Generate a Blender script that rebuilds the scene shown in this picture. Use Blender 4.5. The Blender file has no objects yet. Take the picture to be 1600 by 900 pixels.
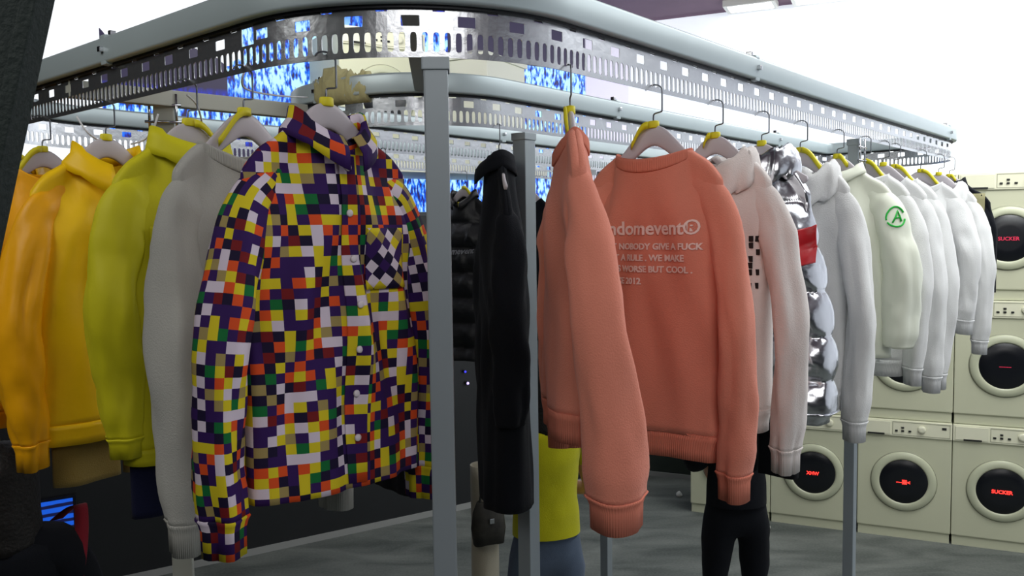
import bpy, bmesh, math, random
from mathutils import Vector, Matrix, noise, Euler
C = bpy.context.scene.collection
PI = math.pi
R = math.radians
S = bpy.context.scene

# ------------------------------------------------------------------ camera
CAMH = 2.2
F = 1305.0
PITCH = math.atan(88 / F)
cam_d = bpy.data.cameras.new('camera')
cam = bpy.data.objects.new('camera', cam_d)
C.objects.link(cam)
cam_d.sensor_width = 36
cam_d.lens = 36 * F / 1600
cam_d.clip_start = 0.05
CM = Matrix.Translation((0, 0, CAMH)) @ Matrix.Rotation(PI / 2 - PITCH, 4, 'X') @ Matrix.Rotation(-0.014, 4, 'Z')
cam.matrix_world = CM
S.camera = cam
S.view_settings.view_transform = 'Standard'
S.view_settings.look = 'None'
S.view_settings.gamma = 1
S.view_settings.exposure = 0.0
S.view_settings.use_curve_mapping = False

w = bpy.data.worlds.new('hall')
S.world = w
w.use_nodes = True
w.node_tree.nodes['Background'].inputs[0].default_value = (0.55, 0.6, 0.65, 1)
w.node_tree.nodes['Background'].inputs[1].default_value = 0.10


def area(name, loc, target, sx, sy, power, col=(1, 1, 1)):
    d = bpy.data.lights.new(name, 'AREA')
    d.shape = 'RECTANGLE'
    d.size = sx; d.size_y = sy; d.energy = power; d.color = col
    o = bpy.data.objects.new(name, d)
    C.objects.link(o)
    o.location = loc
    o.rotation_euler = (Vector(target) - Vector(loc)).to_track_quat('-Z', 'Y').to_euler()
    return o


area('ceiling_softbox_right', (2.4, 3.0, 3.9), (2.0, 3.4, 0), 3.0, 3.0, 118, (0.97, 1.0, 1.0))
area('ceiling_softbox_washers', (3.5, 4.7, 3.85), (2.7, 6.1, 1.6), 2.0, 1.0, 58, (1.0, 1.0, 0.97))
area('fill_light_front', (0.6, -1.2, 3.85), (0.4, 2.0, 1.6), 2.6, 1.6, 56, (1.0, 0.98, 0.96))  # added fill from behind the camera, not a lamp of the hall
area('fill_light_ledge', (-.9, 4.6, 3.9), (-.6, 6.2, 3.1), .8, .5, 16, (1, 1, .97))  # added light to brighten the washer and box on the ledge
area('fill_light_left', (-1.9, .6, 3.9), (-1.1, 1.9, 1.6), 1.8, 1.8, 46, (1.0, 0.99, 0.94))  # added fill from the left front to lift the yellow jackets


def ray(px, py):
    d = Vector(((px - 800) / F, -(py - 450) / F, -1))
    return (CM.to_3x3() @ d)


def at(px, py, Y):
    d = ray(px, py)
    return Vector((0, 0, CAMH)) + d * (Y / d.y)


# ------------------------------------------------------------------ materials
def lin(c):
    return tuple((x / 12.92 if x <= 0.04045 else ((x + 0.055) / 1.055) ** 2.4) for x in [v / 255 for v in c]) + (1,)


MATS = {}


def mat(name, col, rough=0.6, metal=0.0, emis=None, estr=0.0, bump=0.0, bscale=200, sheen=0.0, var=0.0, vscale=3.0, spec=0.5, alpha=None):
    if name in MATS:
        return MATS[name]
    m = bpy.data.materials.new(name)
    m.use_nodes = True
    nt = m.node_tree
    b = nt.nodes['Principled BSDF']
    b.inputs['Base Color'].default_value = lin(col)
    b.inputs['Roughness'].default_value = rough
    b.inputs['Metallic'].default_value = metal
    b.inputs['Specular IOR Level'].default_value = spec
    if sheen:
        b.inputs['Sheen Weight'].default_value = sheen
    if emis is not None:
        b.inputs['Emission Color'].default_value = lin(emis)
        b.inputs['Emission Strength'].default_value = estr
    tc = nt.nodes.new('ShaderNodeTexCoord')
    if var:
        n = nt.nodes.new('ShaderNodeTexNoise')
        n.inputs['Scale'].default_value = vscale
        n.inputs['Detail'].default_value = 4
        nt.links.new(tc.outputs['Object'], n.inputs['Vector'])
        r = nt.nodes.new('ShaderNodeValToRGB')
        c = lin(col)
        r.color_ramp.elements[0].position = 0.3
        r.color_ramp.elements[1].position = 0.7
        r.color_ramp.elements[0].color = tuple(max(0, x * (1 - var)) for x in c[:3]) + (1,)
        r.color_ramp.elements[1].color = tuple(min(1, x * (1 + var)) for x in c[:3]) + (1,)
        nt.links.new(n.outputs['Fac'], r.inputs['Fac'])
        nt.links.new(r.outputs['Color'], b.inputs['Base Color'])
    if bump:
        n2 = nt.nodes.new('ShaderNodeTexNoise')
        n2.inputs['Scale'].default_value = bscale
        n2.inputs['Detail'].default_value = 3
        nt.links.new(tc.outputs['Object'], n2.inputs['Vector'])
        bp = nt.nodes.new('ShaderNodeBump')
        bp.inputs['Strength'].default_value = bump
        bp.inputs['Distance'].default_value = 0.01
        nt.links.new(n2.outputs['Fac'], bp.inputs['Height'])
        nt.links.new(bp.outputs['Normal'], b.inputs['Normal'])
    MATS[name] = m
    return m


def cloth(name, col, rough=0.9, bump=0.25, bscale=350, sheen=0.15, var=0.05, spec=0.2):
    return mat(name, col, rough=rough, bump=bump, bscale=bscale, sheen=sheen, var=var, vscale=6, spec=spec)


def ribbed(name, col):
    m = mat(name, col, rough=0.9, spec=0.2)
    nt = m.node_tree
    tc = nt.nodes.new('ShaderNodeUVMap')
    wv = nt.nodes.new('ShaderNodeTexWave')
    wv.bands_direction = 'X'
    wv.inputs['Scale'].default_value = 60
    nt.links.new(tc.outputs['UV'], wv.inputs['Vector'])
    bp = nt.nodes.new('ShaderNodeBump')
    bp.inputs['Strength'].default_value = 0.35
    bp.inputs['Distance'].default_value = 0.003
    nt.links.new(wv.outputs['Fac'], bp.inputs['Height'])
    nt.links.new(bp.outputs['Normal'], nt.nodes['Principled BSDF'].inputs['Normal'])
    return m


def check_material():
    m = bpy.data.materials.new('colour_block_check')
    m.use_nodes = True
    nt = m.node_tree
    L = nt.links.new
    b = nt.nodes['Principled BSDF']
    b.inputs['Roughness'].default_value = 0.75
    b.inputs['Specular IOR Level'].default_value = 0.2
    uv = nt.nodes.new('ShaderNodeUVMap')
    sep = nt.nodes.new('ShaderNodeSeparateXYZ')
    L(uv.outputs['UV'], sep.inputs[0])

    def mth(op, a, bb=None):
        n = nt.nodes.new('ShaderNodeMath')
        n.operation = op
        for i, v in enumerate((a, bb)):
            if v is None:
                continue
            if isinstance(v, (int, float)):
                n.inputs[i].default_value = v
            else:
                L(v, n.inputs[i])
        return n.outputs[0]
    iy = mth('FLOOR', mth('MULTIPLY', sep.outputs[1], 57.0))
    sh = mth('MULTIPLY', mth('MODULO', mth('ADD', iy, 1000.0), 2.0), 0.5)
    ix = mth('FLOOR', mth('ADD', mth('MULTIPLY', sep.outputs[0], 52.0), mth('MULTIPLY', sh, 0.0)))
    # the weave repeats every 11 by 13 cells
    rx = mth('MODULO', mth('ADD', ix, 1100.0), 11.0)
    ry = mth('MODULO', mth('ADD', iy, 1300.0), 13.0)
    par = mth('MODULO', mth('ADD', mth('ADD', ix, iy), 2000.0), 2.0)
    comb = nt.nodes.new('ShaderNodeCombineXYZ')
    L(rx, comb.inputs[0]); L(ry, comb.inputs[1]); comb.inputs[2].default_value = 3.7
    wn = nt.nodes.new('ShaderNodeTexWhiteNoise')
    wn.noise_dimensions = '3D'
    L(comb.outputs[0], wn.inputs['Vector'])
    pick = mth('MODULO', mth('ADD', mth('MULTIPLY', wn.outputs['Value'], .60), mth('MULTIPLY', par, .5)), 1.0)

    def ramp(cols):
        r = nt.nodes.new('ShaderNodeValToRGB')
        r.color_ramp.interpolation = 'CONSTANT'
        e = r.color_ramp.elements
        while len(e) > 1:
            e.remove(e[-1])
        e[0].position = 0; e[0].color = lin(cols[0][1])
        for p, c in cols[1:]:
            x = e.new(p); x.color = lin(c)
        L(pick, r.inputs['Fac'])
        return r.outputs['Color']
    cols = ramp([(0, (54, 28, 92)), (.22, (30, 22, 54)), (.40, (222, 204, 40)), (.54, (222, 210, 226)), (.65, (226, 84, 38)), (.80, (164, 146, 92)), (.89, (22, 112, 58)), (.96, (122, 30, 34))])
    L(cols, b.inputs['Base Color'])
    return m


M = dict(
    rail=mat('rail_grey_paint', (176, 190, 194), 0.35, 0.25, var=0.04),
    post=mat('post_grey_paint', (150, 160, 166), 0.42, 0.2, var=0.04),
    creampost=mat('post_cream_paint', (178, 180, 170), 0.5, 0.05, var=0.04),
    strip=mat('brushed_steel_strip', (196, 199, 204), 0.27, 0.94, bump=0.05, bscale=60, var=0.06),
    chain=mat('dark_chain', (40, 42, 46), 0.5, 0.6),
    chrome=mat('chrome', (190, 192, 196), 0.18, 1.0),
    hook=mat('hook_steel', (120, 124, 130), 0.28, 1.0),
    hanger=mat('pale_hanger_plastic', (196, 190, 196), 0.42, var=0.03),
    tag=mat('yellow_tag', (226, 214, 20), 0.55, sheen=0.1),
    pink=cloth('salmon_jersey', (226, 140, 118)),
    pinkrib=ribbed('salmon_rib', (220, 132, 110)),
    white=cloth('white_jersey', (236, 237, 236)),
    whiterib=ribbed('white_rib', (230, 231, 231)),
    warmwhite=cloth('warm_white_jersey', (232, 224, 220)),
    warmwhiterib=ribbed('warm_white_rib', (226, 218, 214)),
    cream=mat('sheer_cream_nylon', (234, 238, 220), 0.4, bump=0.15, bscale=12, spec=0.4),
    grey=cloth('light_grey_jersey', (186, 186, 180)),
    greyrib=ribbed('light_grey_rib', (178, 178, 172)),
    yellow=mat('sunflower_shell', (255, 204, 8), 0.48, bump=0.35, bscale=14, spec=0.35, var=0.04),
    amber=mat('amber_shell', (248, 176, 10), 0.45, bump=0.35, bscale=14, spec=0.35, var=0.04),
    puffyellow=mat('mustard_satin', (224, 176, 10), 0.3, bump=0.4, bscale=18, spec=0.6, var=0.05),
    chart=mat('chartreuse_twill', (214, 206, 30), 0.6, bump=0.15, bscale=30, spec=0.3, var=0.04),
    check=check_material(),
    silver=mat('silver_foil', (206, 208, 214), 0.24, 1.0, bump=0.8, bscale=11),
    redfoil=mat('red_nylon', (188, 24, 34), 0.4, bump=0.2, bscale=20),
    black=cloth('black_wool', (14, 17, 24), sheen=0.02, var=0.1),
    blacknylon=mat('black_nylon', (18, 20, 24), 0.5, bump=0.3, bscale=18),
    navy=cloth('navy_twill', (16, 20, 48), sheen=0.02),
    tan=cloth('tan_twill', (140, 118, 62)),
    beige=cloth('beige_canvas', (168, 162, 144)),
    khaki=cloth('khaki_lining', (150, 146, 110)),
    print_black=mat('black_print', (22, 22, 24), 0.7),
    print_white=mat('white_print', (244, 214, 206), 0.6),
    print_grey=mat('grey_print', (120, 122, 128), 0.6),
    print_green=mat('green_print', (16, 190, 60), 0.6),
    button=mat('pearl_button', (226, 218, 224), 0.3),
    washer=mat('washer_enamel', (206, 208, 180), 0.38, var=0.02),
    panel=mat('washer_panel', (232, 232, 206), 0.38),
    ring=mat('washer_ring', (198, 202, 174), 0.3),
    glass=mat('dark_door_disc', (12, 15, 22), 0.3),
    led=mat('red_led', (255, 60, 50), 0.5, emis=(255, 46, 40), estr=3.0),
    leddim=mat('dim_red_led', (190, 40, 70), 0.5, emis=(170, 30, 60), estr=0.7),
    dark=mat('dark_gap', (30, 32, 28), 0.7),
    skin=mat('skin', (206, 160, 132), 0.55, var=0.03),
    hair=mat('dark_hair', (16, 13, 12), 0.7, bump=0.5, bscale=90),
    tee=cloth('lime_tee', (196, 192, 22)),
    jeans=cloth('grey_blue_denim', (84, 98, 118), var=0.16),
    lace=mat('floor_white', (226, 226, 220), 0.6),
    rag=cloth('olive_beige_rag', (176, 170, 126), var=0.25),
    red=cloth('red_webbing', (128, 26, 40)),
    board=mat('dark_green_board', (8, 26, 24), 0.8, bump=0.3, bscale=120),
    box=mat('ivory_display_box', (228, 230, 216), 0.5),
    wire=mat('white_cable', (226, 226, 230), 0.4),
)


# ------------------------------------------------------------------ object helpers
def link(name, me, m=None, parent=None, smooth=True):
    o = bpy.data.objects.new(name, me)
    C.objects.link(o)
    if m is not None and not me.materials:
        me.materials.append(m)
    if smooth:
        for p in me.polygons:
            p.use_smooth = True
    if parent is not None:
        o.parent = parent
    return o


def obj(name, bm, m, parent=None, smooth=True):
    me = bpy.data.meshes.new(name)
    bm.normal_update()
    bm.to_mesh(me)
    bm.free()
    return link(name, me, m, parent, smooth)


def pyobj(name, vs, fs, m, parent=None, smooth=True, uvs=None, thick=0, wrap=0):
    me = bpy.data.meshes.new(name)
    me.from_pydata([tuple(v) for v in vs], [], fs)
    if uvs is not None:
        ul = me.uv_layers.new(name='UVMap')
        for lp in me.loops:
            ul.data[lp.index].uv = uvs[lp.vertex_index]
        if wrap:
            for pl in me.polygons:
                mx_ = max(ul.data[i].uv[0] for i in pl.loop_indices)
                for i in pl.loop_indices:
                    if ul.data[i].uv[0] < mx_ - .12:
                        ul.data[i].uv[0] += wrap
    me.update()
    o = link(name, me, m, parent, smooth)
    if thick:
        md = o.modifiers.new('thickness', 'SOLIDIFY')
        md.thickness = thick
        md.offset = 0
    return o


def tag(o, label, cat, group=None, kind=None):
    o['label'] = label
    o['category'] = cat
    if group:
        o['group'] = group
    if kind:
        o['kind'] = kind
    return o


def struct(o, label=None):
    o['kind'] = 'structure'
    if label:
        o['label'] = label
    return o


def thing(name, label, cat, loc=(0, 0, 0), rz=0, group=None):
    o = bpy.data.objects.new(name, None)
    o.empty_display_size = 0.05
    C.objects.link(o)
    o.location = loc
    o.rotation_euler = (0, 0, rz)
    tag(o, label, cat, group)
    return o


def add_box(bm, x0, x1, y0, y1, z0, z1, bev=0.0, mtx=None):
    t = bmesh.new()
    bmesh.ops.create_cube(t, size=1)
    for v in t.verts:
        v.co = Vector(((x0 + x1) / 2 + v.co.x * (x1 - x0), (y0 + y1) / 2 + v.co.y * (y1 - y0), (z0 + z1) / 2 + v.co.z * (z1 - z0)))
    if bev:
        bmesh.ops.bevel(t, geom=t.edges[:], offset=bev, segments=2, affect='EDGES', profile=0.7)
    if mtx is not None:
        t.transform(mtx)
    me = bpy.data.meshes.new('t')
    t.to_mesh(me)
    t.free()
    bm.from_mesh(me)
    bpy.data.meshes.remove(me)
    return bm


def box(*a, **k):
    return add_box(bmesh.new(), *a, **k)


def loft(rings, closed=True, cap=True):
    """rings: list of lists of points -> verts, faces"""
    vs = []; fs = []
    n = len(rings[0])
    for r in rings:
        vs += [tuple(p) for p in r]
    for i in range(len(rings) - 1):
        for j in range(n if closed else n - 1):
            a = i * n + j; b = i * n + (j + 1) % n
            fs.append((a, b, b + n, a + n))
    if cap:
        fs.append(tuple(reversed(range(n))))
        fs.append(tuple(range((len(rings) - 1) * n, len(rings) * n)))
    return vs, fs


def tube_rings(pts, rad, n=8, up=Vector((0, 0, 1))):
    pts = [Vector(p) for p in pts]
    if not isinstance(rad, (list, tuple)):
        rad = [rad] * len(pts)
    rings = []
    prev = None
    for i, p in enumerate(pts):
        t = (pts[min(i + 1, len(pts) - 1)] - pts[max(i - 1, 0)]).normalized()
        if prev is None:
            ref = up if abs(t.dot(up)) < 0.95 else Vector((1, 0, 0))
            a = t.cross(ref).normalized()
        else:
            a = (prev - t * prev.dot(t)).normalized()
        prev = a
        b = t.cross(a)
        rings.append([p + a * (rad[i] * math.cos(2 * PI * k / n)) + b * (rad[i] * math.sin(2 * PI * k / n)) for k in range(n)])
    return rings


def tube(name, pts, rad, m, parent=None, n=8):
    vs, fs = loft(tube_rings(pts, rad, n))
    return pyobj(name, vs, fs, m, parent)


def smooth_pts(pts, k=6):
    """Catmull-Rom through pts"""
    P = [Vector(p) for p in pts]
    out = []
    for i in range(len(P) - 1):
        p0 = P[max(i - 1, 0)]; p1 = P[i]; p2 = P[i + 1]; p3 = P[min(i + 2, len(P) - 1)]
        for j in range(k):
            t = j / k
            out.append(0.5 * ((2 * p1) + (p2 - p0) * t + (2 * p0 - 5 * p1 + 4 * p2 - p3) * t * t + (3 * p1 - p0 - 3 * p2 + p3) * t ** 3))
    out.append(P[-1])
    return out


def lerp(a, b, t):
    return a + (b - a) * t


def sst(t):
    t = max(0, min(1, t))
    return t * t * (3 - 2 * t)


def interp(tab, x):
    for i in range(len(tab) - 1):
        if x <= tab[i + 1][0]:
            a, b = tab[i], tab[i + 1]
            t = 0 if b[0] == a[0] else max(0, (x - a[0]) / (b[0] - a[0]))
            return lerp(a[1], b[1], sst(t))
    return tab[-1][1]


def nz(x, y=0, z=0):
    return noise.noise(Vector((x, y, z)))


# ------------------------------------------------------------------ conveyor frame coordinates
N0 = Vector((-0.160, 1.316, 0))
D1 = Vector((0.645, 0.764, 0)).normalized()
D2 = Vector((-0.764, 0.645, 0)).normalized()
A1 = math.atan2(D1.y, D1.x)          # heading of the right-hand run
SB = CAMH + 0.307                    # underside of the slotted strip
ST = SB + 0.089
RT = SB + 0.147                      # top of the rail


def W_(s, t, z=0.0):
    return N0 + D1 * s + D2 * t + Vector((0, 0, z))


# ------------------------------------------------------------------ the setting
def floor_mat():
    m = mat('grey_floor', (104, 108, 104), 0.7, spec=0.3)
    nt = m.node_tree
    L = nt.links.new
    b = nt.nodes['Principled BSDF']
    tc = nt.nodes.new('ShaderNodeTexCoord')
    n1 = nt.nodes.new('ShaderNodeTexNoise'); n1.inputs['Scale'].default_value = 1.6; n1.inputs['Detail'].default_value = 6; n1.inputs['Distortion'].default_value = 0.6
    n2 = nt.nodes.new('ShaderNodeTexNoise'); n2.inputs['Scale'].default_value = 60; n2.inputs['Detail'].default_value = 2
    mp = nt.nodes.new('ShaderNodeMapping'); mp.inputs['Scale'].default_value = (1, 2.6, 1); mp.inputs['Rotation'].default_value = (0, 0, 0.5)
    L(tc.outputs['Object'], mp.inputs[0]); L(mp.outputs[0], n1.inputs['Vector']); L(tc.outputs['Object'], n2.inputs['Vector'])
    mx = nt.nodes.new('ShaderNodeMath'); mx.operation = 'MULTIPLY_ADD'; mx.inputs[1].default_value = 0.25
    L(n2.outputs['Fac'], mx.inputs[0]); L(n1.outputs['Fac'], mx.inputs[2])
    r = nt.nodes.new('ShaderNodeValToRGB')
    r.color_ramp.elements[0].position = 0.42; r.color_ramp.elements[0].color = lin((74, 80, 77))
    r.color_ramp.elements[1].position = 0.80; r.color_ramp.elements[1].color = lin((120, 125, 120))
    L(mx.outputs[0], r.inputs['Fac']); L(r.outputs['Color'], b.inputs['Base Color'])
    bp = nt.nodes.new('ShaderNodeBump'); bp.inputs['Strength'].default_value = 0.5; bp.inputs['Distance'].default_value = 0.03
    L(n1.outputs['Fac'], bp.inputs['Height']); L(bp.outputs[0], b.inputs['Normal'])
    return m


CEIL = 4.0
struct(obj('floor', box(-6, 6.5, -4, 9.5, -0.1, 0), floor_mat(), smooth=False))
struct(obj('ceiling', box(-6, 6.5, -4, 9.5, CEIL + 0.02, CEIL + 0.12), mat('mauve_ceiling', (122, 98, 116), 0.8, var=0.06), smooth=False))
struct(obj('wall_left', box(-6.1, -6, -4, 9.5, 0, CEIL), mat('charcoal_wall', (12, 16, 34), 0.7), smooth=False))
struct(obj('wall_right', box(6.5, 6.6, -4, 9.5, 0, CEIL), mat('white_side_wall_added_glow', (232, 236, 240), 0.6, emis=(236, 242, 250), estr=.5), smooth=False))  # unseen wall, emission added to brighten its reflection in the steel strip
struct(obj('wall_front', box(-6, 6.5, -4.1, -4, 0, CEIL), mat('grey_back_wall', (54, 58, 66), 0.7), smooth=False))

CORNER = Vector((1.05, 7.45, 0))
SD = Vector((-0.844, -0.536, 0)).normalized()     # along the stage wall, from the corner to the left
UD = Vector((0.91, -0.415, 0)).normalized()       # along the washer wall, from the corner to the right


def slab(name, p, d, a0, a1, z0, z1, th, m, back=True, **k):
    """upright board on the line p + a*d, its visible face on the line"""
    ang = math.atan2(d.y, d.x)
    bm = bmesh.new()
    s = 1 if back else -1
    add_box(bm, a0, a1, 0 if s > 0 else -th, th if s > 0 else 0, z0, z1)
    o = obj(name, bm, m, smooth=False)
    o.location = (p.x, p.y, 0)
    o.rotation_euler = (0, 0, ang)
    return o


stage_dark = mat('stage_front_black', (34, 36, 38), 0.35, var=0.12, vscale=1.2)
o = slab('wall_stage', CORNER, SD, 0, 9.0, 0, 2.33, 0.1, stage_dark, back=False); struct(o)
o = slab('trim_1', CORNER, SD, 0, 9.0, 0, 0.045, -0.012 - 0.0, mat('skirting_grey', (150, 152, 150), 0.6), back=False); struct(o)
white_glow = mat('white_wall_painted_glow', (236, 240, 246), 0.7, emis=(240, 246, 255), estr=0.62)  # plain white wall, its overexposed brightness painted in as emission
lilac = mat('lilac_wall_painted_glow', (226, 222, 240), 0.7, emis=(226, 226, 246), estr=0.34)  # wall is no lamp: emission stands in for light falling on it
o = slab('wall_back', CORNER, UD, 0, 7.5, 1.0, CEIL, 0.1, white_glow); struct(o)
o = slab('wall_back_base', CORNER, UD, 0, 7.5, 0, 1.0, 0.1, mat('dark_green_base', (42, 52, 46), 0.6)); struct(o)
o['label'] = 'dark lower part of the white back wall'
o = slab('trim_2', CORNER, UD, 0, 0.6, 0, 0.04, -0.012, mat('skirting_grey', (150, 152, 150), 0.6)); struct(o)


# LED wall above the stage front: a lit screen, its picture made of emission
def wall_a(px, py, z=None):
    d = ray(px, py)
    n = Vector((SD.y, -SD.x, 0))
    k = (CORNER - Vector((0, 0, CAMH))).dot(n) / d.dot(n)
    p = Vector((0, 0, CAMH)) + d * k
    return (p - CORNER).dot(SD), p.z


def led_mat():
    m = bpy.data.materials.new('led_wall_picture')
    m.use_nodes = True
    nt = m.node_tree
    L = nt.links.new
    b = nt.nodes['Principled BSDF']
    b.inputs['Base Color'].default_value = (0.01, 0.01, 0.015, 1)
    b.inputs['Roughness'].default_value = 0.5
    tc = nt.nodes.new('ShaderNodeTexCoord')
    sp = nt.nodes.new('ShaderNodeSeparateXYZ')
    L(tc.outputs['Object'], sp.inputs[0])

    def mth(op, *a, clamp=False):
        n = nt.nodes.new('ShaderNodeMath')
        n.operation = op; n.use_clamp = clamp
        for i, v in enumerate(a):
            if isinstance(v, (int, float)):
                n.inputs[i].default_value = v
            else:
                L(v, n.inputs[i])
        return n.outputs[0]

    def nois(scale, sx, sz, det=3):
        mp = nt.nodes.new('ShaderNodeMapping')
        mp.inputs['Scale'].default_value = (sx, 1, sz)
        L(tc.outputs['Object'], mp.inputs[0])
        n = nt.nodes.new('ShaderNodeTexNoise')
        n.inputs['Scale'].default_value = scale; n.inputs['Detail'].default_value = det
        L(mp.outputs[0], n.inputs['Vector'])
        return n.outputs['Fac']

    def mixc(f, a, bb):
        n = nt.nodes.new('ShaderNodeMix'); n.data_type = 'RGBA'
        L(f, n.inputs[0])
        for i, v in ((6, a), (7, bb)):
            if isinstance(v, tuple):
                n.inputs[i].default_value = v
            else:
                L(v, n.inputs[i])
        return n.outputs[2]
    a, z = sp.outputs[0], sp.outputs[2]
    fine = nois(9, 1.6, 0.6, 5)
    tiny = nois(34, 1.3, 0.45, 2)
    jag = mth('MULTIPLY', mth('SUBTRACT', nois(7, 1, 0.1, 4), 0.5), 0.3)
    a1, z1 = wall_a(157, 50)
    a2, z2 = wall_a(230, 66)
    a6, z6 = wall_a(375, 10)
    a3, z3 = wall_a(640, 60)
    a4, z4 = wall_a(500, 200)
    a5, z5 = wall_a(350, 215)
    ab, zb = wall_a(157, 100)
    # blue sparkle band: strong near a4..a3 between heights, weaker elsewhere
    hb = mth('MULTIPLY', mth('SUBTRACT', 1.0, mth('ABSOLUTE', mth('DIVIDE', mth('SUBTRACT', z, (z3 + z4) / 2 + 0.12), 0.55)), clamp=True), 1.6, clamp=True)
    hb2 = mth('MULTIPLY', mth('SUBTRACT', 1.0, mth('ABSOLUTE', mth('DIVIDE', mth('SUBTRACT', z, z5 + 0.12), 0.2)), clamp=True), 1.4, clamp=True)
    a7, z7 = wall_a(700, 100)
    a8, z8 = wall_a(850, 105)
    band = mth('MAXIMUM', mth('MULTIPLY', mth('MULTIPLY', hb, mth('LESS_THAN', a, a6 + 0.1)), mth('GREATER_THAN', a, a7)), hb2)
    band = mth('MAXIMUM', band, mth('MULTIPLY', mth('LESS_THAN', z, z8), mth('LESS_THAN', a, a7)))
    lowr = mth('MULTIPLY', mth('LESS_THAN', z, z5 + 0.3), mth('LESS_THAN', a, a3 + 0.2))
    band = mth('MAXIMUM', band, mth('MULTIPLY', lowr, 0.9))
    spark = mth('MULTIPLY', mth('MULTIPLY', mth('SUBTRACT', mth('ADD', mth('MULTIPLY', fine, 0.5), mth('MULTIPLY', tiny, 0.8)), 0.50), 5.0, clamp=True), band)
    r = nt.nodes.new('ShaderNodeValToRGB')
    e = r.color_ramp.elements
    e[0].position = 0; e[0].color = lin((44, 38, 66))
    e[1].position = 1; e[1].color = lin((190, 240, 255))
    x = e.new(0.25); x.color = lin((30, 40, 170))
    x = e.new(0.55); x.color = lin((16, 120, 255))
    L(spark, r.inputs['Fac'])
    # white areas of the picture
    slope = (z2 - z1) / (a2 - a1)
    line = mth('ADD', mth('ADD', mth('MULTIPLY', mth('SUBTRACT', a, a1), slope), z1), jag)
    up = mth('MULTIPLY', mth('GREATER_THAN', z, line), mth('GREATER_THAN', a, a6))
    left = mth('GREATER_THAN', a, ab)
    low = mth('MULTIPLY', mth('LESS_THAN', z, mth('ADD', z5 - 0.02, mth('MULTIPLY', jag, 0.3))), mth('GREATER_THAN', mth('ADD', a, jag), a5))
    wm = mth('MAXIMUM', mth('MAXIMUM', up, left), low)
    col = mixc(wm, r.outputs['Color'], lin((246, 250, 255)))
    L(col, b.inputs['Emission Color'])
    b.inputs['Emission Strength'].default_value = 1.15
    return m


a_r, _ = wall_a(914, 120)
a_l, _ = wall_a(-70, 200)
led = slab('led_screen', CORNER, SD, a_r, a_l, 2.36, CEIL, 0.08, led_mat(), back=False)
tag(led, 'giant LED video wall showing dark purple with bright blue sparkles and white', 'screen')
o = slab('wall_stage_far', CORNER, SD, a_l + .01, 9.0, 2.33, CEIL, 0.06, stage_dark, back=False); struct(o)
o['label'] = 'black wall left of the LED screen'
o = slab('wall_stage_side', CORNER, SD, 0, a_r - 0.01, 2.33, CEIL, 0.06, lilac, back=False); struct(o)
o['label'] = 'pale lilac white wall right of the LED screen'

# bright ceiling lamps (luminous panels)
for i, (x, y, sx, sy, lb) in enumerate([(3.1, 6.25, 1.9, 0.34, 'long white luminous ceiling panel over the washing machines'),
                                       (1.95, 6.85, 0.34, 0.20, 'short white luminous ceiling panel beside the mauve ceiling corner')]):
    t = thing('ceiling_light', lb, 'light', (x, y, CEIL), math.atan2(UD.y, UD.x), None)
    bm = bmesh.new()
    add_box(bm, -sx / 2, sx / 2, -sy / 2, sy / 2, -0.02, 0.02, 0.005)
    obj('diffuser', bm, mat('lamp_diffuser', (255, 255, 255), 0.5, emis=(255, 255, 255), estr=6), t, smooth=False)
    bm = bmesh.new()
    for x0, x1, y0, y1 in ((-sx / 2 - .03, sx / 2 + .03, -sy / 2 - .03, -sy / 2), (-sx / 2 - .03, sx / 2 + .03, sy / 2, sy / 2 + .03), (-sx / 2 - .03, -sx / 2, -sy / 2, sy / 2), (sx / 2, sx / 2 + .03, -sy / 2, sy / 2)):
        add_box(bm, x0, x1, y0, y1, -0.03, 0.02)
    obj('frame', bm, M['lace'], t, smooth=False)


# small lit things on the stage front
def stage_pt(px, py):
    a, z = wall_a(px, py)
    return a, z


def blue_display():
    a0, z0 = wall_a(116, 845)
    a1, z1 = wall_a(24, 790)
    m = bpy.data.materials.new('blue_display_picture')
    m.use_nodes = True
    nt = m.node_tree
    b = nt.nodes['Principled BSDF']
    tc = nt.nodes.new('ShaderNodeTexCoord')
    wv = nt.nodes.new('ShaderNodeTexWave'); wv.bands_direction = 'Z'; wv.inputs['Scale'].default_value = 6.5; wv.inputs['Distortion'].default_value = 1.2
    nt.links.new(tc.outputs['Object'], wv.inputs['Vector'])
    r = nt.nodes.new('ShaderNodeValToRGB')
    r.color_ramp.elements[0].position = 0.25; r.color_ramp.elements[0].color = lin((8, 14, 60))
    r.color_ramp.elements[1].position = 0.5; r.color_ramp.elements[1].color = lin((20, 92, 220))
    nt.links.new(wv.outputs['Fac'], r.inputs['Fac'])
    nt.links.new(r.outputs[0], b.inputs['Emission Color'])
    b.inputs['Emission Strength'].default_value = 0.9
    b.inputs['Base Color'].default_value = (0.01, 0.01, 0.03, 1)
    p = CORNER + SD * ((a0 + a1) / 2)
    t = thing('blue_display', 'small glowing blue striped display low on the black stage front', 'screen', (p.x, p.y, 0), math.atan2(SD.y, SD.x))
    wd = abs(a1 - a0)
    obj('picture', box(-wd / 2, wd / 2, 0.03, 0.045, min(z0, z1), max(z0, z1)), m, t, False)
    obj('housing', box(-wd / 2 - .02, wd / 2 + .02, 0.001, 0.03, min(z0, z1) - .02, max(z0, z1) + .02, bev=.004), M['glass'], t, False)


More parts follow.
